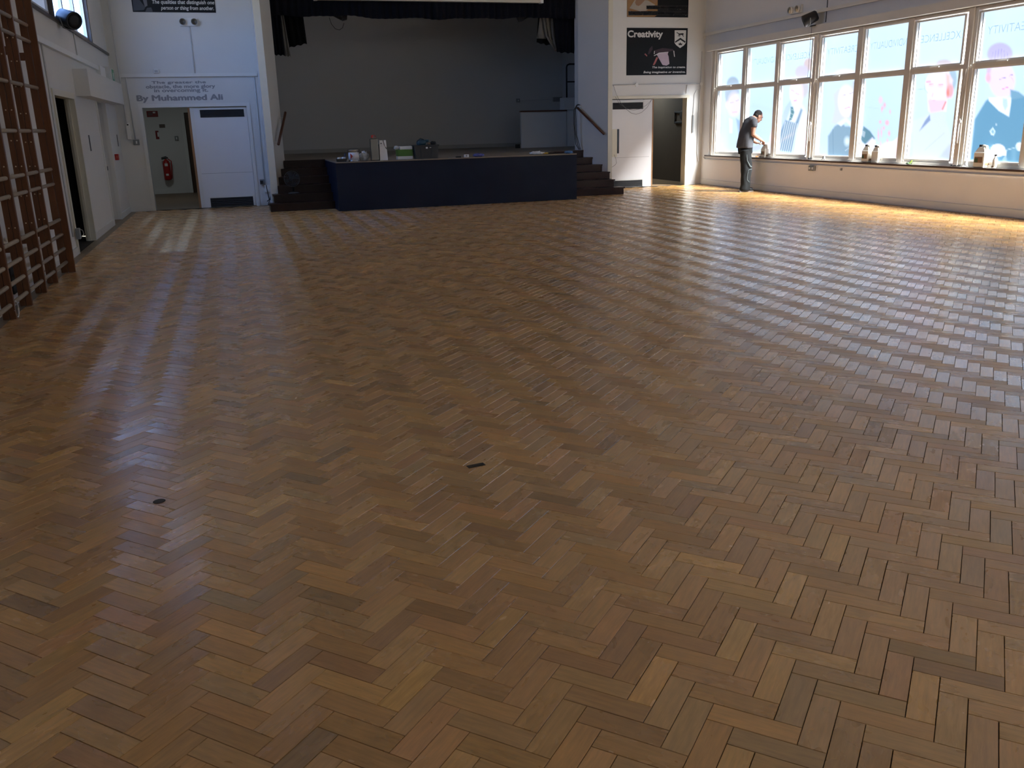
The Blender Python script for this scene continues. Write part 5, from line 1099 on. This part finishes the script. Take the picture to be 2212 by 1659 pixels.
# ================================================================== PERSON
PYC = 17.05
pp = lambda x, y, dy=0: ony(1570+x/7.9, 220+y/7.9, PYC+dy)
M_skin = mat('skin', (.42, .22, .145), .5, .08, 10, spec=.3); M_shirt = mat('charcoal_cotton', (.075, .078, .085), .85, .1, 14, bump=.1); M_trs = mat('black_work_cloth', (.0045, .0058, .0058), .85, .25, 10, bump=.1); M_hair = mat('dark_hair', (.02, .016, .013), .7, .3, 50, bump=.3)
person = None
def build_person():
    q = NB()
    hc = pp(534, 250); hd = Vector((.62, 0, -.38)).normalized()      # facing direction, head bowed
    upv = Vector((.38, 0, .62)).normalized(); Rh = Matrix((hd, Vector((0, 1, 0)), hd.cross(Vector((0, 1, 0))))).transposed()
    upv = (Rh @ Vector((0, 0, 1)))
    H3 = lambda a, b, c: hc + Rh @ Vector((a, b, c))
    ball(q, H3(-.012, 0, .025), (.098, .076, .095), Rh); ball(q, H3(.03, 0, -.05), (.066, .058, .075), Rh); ball(q, H3(.055, 0, -.092), (.03, .032, .026), Rh)
    ball(q, H3(.10, 0, -.02), (.022, .015, .026), Rh); ball(q, H3(.094, 0, .012), (.012, .012, .03), Rh)                 # nose
    for s_ in (-1, 1):
        ball(q, H3(-.015, s_*.078, -.012), (.022, .012, .034), Rh)                                                         # ears
        ball(q, H3(.078, s_*.032, .028), (.018, .026, .010), Rh); ball(q, H3(.07, s_*.034, -.03), (.02, .02, .02), Rh)      # brow, cheek
    ball(q, H3(.088, 0, -.062), (.013, .024, .008), Rh); ball(q, H3(.086, 0, -.074), (.012, .020, .008), Rh)               # lips
    nb = pp(440, 285)
    limb(q, [hc+Rh @ Vector((-.03, 0, -.05)), nb, pp(420, 330)], [.055, .062, .075])
    sp = [pp(430, 320), pp(395, 400), pp(350, 520), pp(320, 660), pp(315, 790)]
    limb(q, sp, [(.06, .10), (.075, .14), (.08, .135), (.075, .12), (.08, .125)])
    for s_ in (-1, 1): limb(q, [pp(425, 335), pp(450, 345, s_*.17)], [.05, .05])
    # near (right) arm and far (left) arm
    def arm(sh, el, wr, hand, curl, s_):
        limb(q, [sh, sh.lerp(el, .45), el, el.lerp(wr, .3), wr], [.056, .052, .043, .046, .029], 12)
        u = (hand-wr).normalized(); side = Vector((0, s_, 0)); side = (side-u*side.dot(u)).normalized(); nrm_ = u.cross(side)*s_
        if nrm_.z > 0: nrm_ = -nrm_
        # palm
        limb(q, [wr-u*.01, wr+u*.035, wr+u*.085], [(.020, .030), (.019, .040), (.015, .040)], 12, side)
        for k, (o, ln) in enumerate(((-.031, .066), (-.0105, .078), (.0105, .074), (.031, .058))):
            b0 = wr+u*.078+side*o; d1 = (u*math.cos(curl*.5)+nrm_*math.sin(curl*.5)); d2 = (u*math.cos(curl*1.15)+nrm_*math.sin(curl*1.15)); d3 = (u*math.cos(curl*1.7)+nrm_*math.sin(curl*1.7))
            p1 = b0+d1*ln*.45; p2 = p1+d2*ln*.33; p3 = p2+d3*ln*.26
            tube(q, [b0-u*.02, b0, p1, p2, p3], [.0095, .0095, .009, .0085, .0065], 8)
        tb = wr+u*.03-side*.030; t1 = tb+(u*.6-side*.5+nrm_*.5).normalized()*.04; t2 = t1+(u*.8+nrm_*.6).normalized()*.032
        tube(q, [tb-u*.01, tb, t1, t2], [.012, .013, .011, .008], 8)
    shR, elR, wrR = pp(458, 345, -.20), pp(450, 560, -.23), pp(592, 655, -.17)
    arm(shR, elR, wrR, pp(640, 700, -.12), .9, -1)
    shL, elL, wrL = pp(470, 330, .19), pp(400, 640, .26), pp(520, 702, .16)
    arm(shL, elL, wrL, pp(580, 705, .12), .7, 1)
    # legs under the cloth, ankles and feet inside the shoes
    for s_ in (-1, 1):
        hp = pp(312, 850, s_*.075); kn = pp(330, 1120, s_*.10); an = pp(300, 1460, s_*.11)
        an.z = .09; limb(q, [hp, hp.lerp(kn, .5), kn, kn.lerp(an, .35), an, an+Vector((.0, 0, -.04))], [.06, .06, .052, .05, .04, .04])
        limb(q, [an+Vector((-.03, 0, -.05)), an+Vector((.06, 0, -.055)), an+Vector((.13, 0, -.06))], [(.03, .036), (.028, .04), (.018, .035)])
    me = remesh(q, .0065, 3)
    body = link('person', me, M_skin, None, smooth=True, origin=(pp(300, 1540).x, PYC, 0),
                label='man in grey t-shirt and black work trousers bending over the sill', cat='person')
    # eyes
    for s_ in (-1, 1):
        e = NB(); ball(e, H3(.083, s_*.032, .008), (.010, .013, .009), Rh); obj('eye', e, mat('eye_white', (.5, .5, .48), .2), body, smooth=True)
        e = NB(); ball(e, H3(.090, s_*.032, .006), (.005, .006, .006), Rh); obj('iris', e, M_black, body, smooth=True)
    # hair
    q = NB(); ball(q, H3(-.026, 0, .036), (.092, .079, .090), Rh); ball(q, H3(-.055, 0, -.005), (.058, .072, .068), Rh)
    me = remesh(q, .006, 3, .003, 60)
    link('hair', me, M_hair, body, smooth=True)
    # t-shirt
    q = NB()
    limb(q, [pp(448, 272), pp(425, 318), pp(385, 405), pp(345, 520), pp(322, 640), pp(306, 790)], [(.080, .095), (.112, .19), (.128, .205), (.138, .20), (.155, .20), (.158, .215)], 20)
    for sh, mid, end in ((shR, pp(462, 400, -.225), pp(463, 440, -.235)), (shL, pp(455, 400, .225), pp(450, 440, .24))):
        limb(q, [sh.lerp(pp(430, 330), .5), sh, mid, end], [.085, .088, .078, .073], 14)
    me = remesh(q, .012, 4, .016, 9); link('t_shirt', me, M_shirt, body, smooth=True, label='charcoal grey short sleeved t-shirt')
    # trousers
    q = NB()
    limb(q, [pp(308, 730), pp(312, 800), pp(315, 880)], [(.132, .185), (.138, .195), (.13, .18)], 20)
    for s_ in (-1, 1):
        hp = pp(314, 820, s_*.09); kn = pp(335, 1130, s_*.105); an = pp(312, 1430, s_*.115); hm = pp(305, 1500, s_*.115); hm.z = .035
        limb(q, [hp, hp.lerp(kn, .45), kn, kn.lerp(an, .5), an, hm], [(.13, .105), (.122, .10), (.122, .098), (.11, .095), (.105, .092), (.118, .10)], 16)
    me = remesh(q, .012, 4, .017, 10); tr_ = link('trousers', me, M_trs, body, smooth=True, label='baggy black work trousers with grey knee patches')
    M_patch = mat('pale_seam', (.16, .20, .20), .6)
    q = NB(); pts = [pp(*w, -.215) for w in ((345, 900), (350, 1000), (400, 1100), (430, 1110))]; tube(q, pts, [.004, .006, .012, .006], 6); obj('seam_piping', q, M_patch, tr_)
    q = NB(); pts = [pp(*w, -.215) for w in ((430, 1150), (375, 1160), (355, 1230), (350, 1330), (385, 1370))]; tube(q, pts, .004, 6); obj('seam_piping', q, M_patch, tr_)
    # shoes
    for s_ in (-1, 1):
        an = pp(300, 1460, s_*.11); q = NB()
        limb(q, [Vector((an.x-.085, an.y, .055)), Vector((an.x-.02, an.y, .07)), Vector((an.x+.09, an.y, .052)), Vector((an.x+.19, an.y, .038))], [(.05, .04), (.062, .046), (.045, .05), (.03, .04)])
        sh_ = link('shoe', remesh(q, .009, 3), mat('dark_trainer', (.02, .02, .022), .6), body, smooth=True)
        b = NB(); prism(b, [(an.x-.125, an.y-.035), (an.x-.08, an.y-.048), (an.x+.10, an.y-.053), (an.x+.20, an.y-.035), (an.x+.215, an.y), (an.x+.20, an.y+.035), (an.x+.10, an.y+.053), (an.x-.08, an.y+.048), (an.x-.125, an.y+.035)], .001, .024); obj('sole', b, mat('sole_rubber', (.25, .23, .21), .7), sh_)
        q = NB(); ball(q, (an.x+.05, an.y-.050, .052), (.06, .014, .022)); obj('red_flash', q, mat('red_trainer_panel', (.35, .05, .035), .6), sh_, smooth=True)
build_person()
# pot lid in his hands
c = pp(568, 712, -.02); t = empty('mixing_cup', c, 'small clear cup held in the workman\'s hands', 'cup')
q = NB(); lathe(q, [(.022, -.02), (.03, .03), (.027, .03), (.02, -.016)], c, 14); obj('cup', q, M_jug, t, smooth=True)
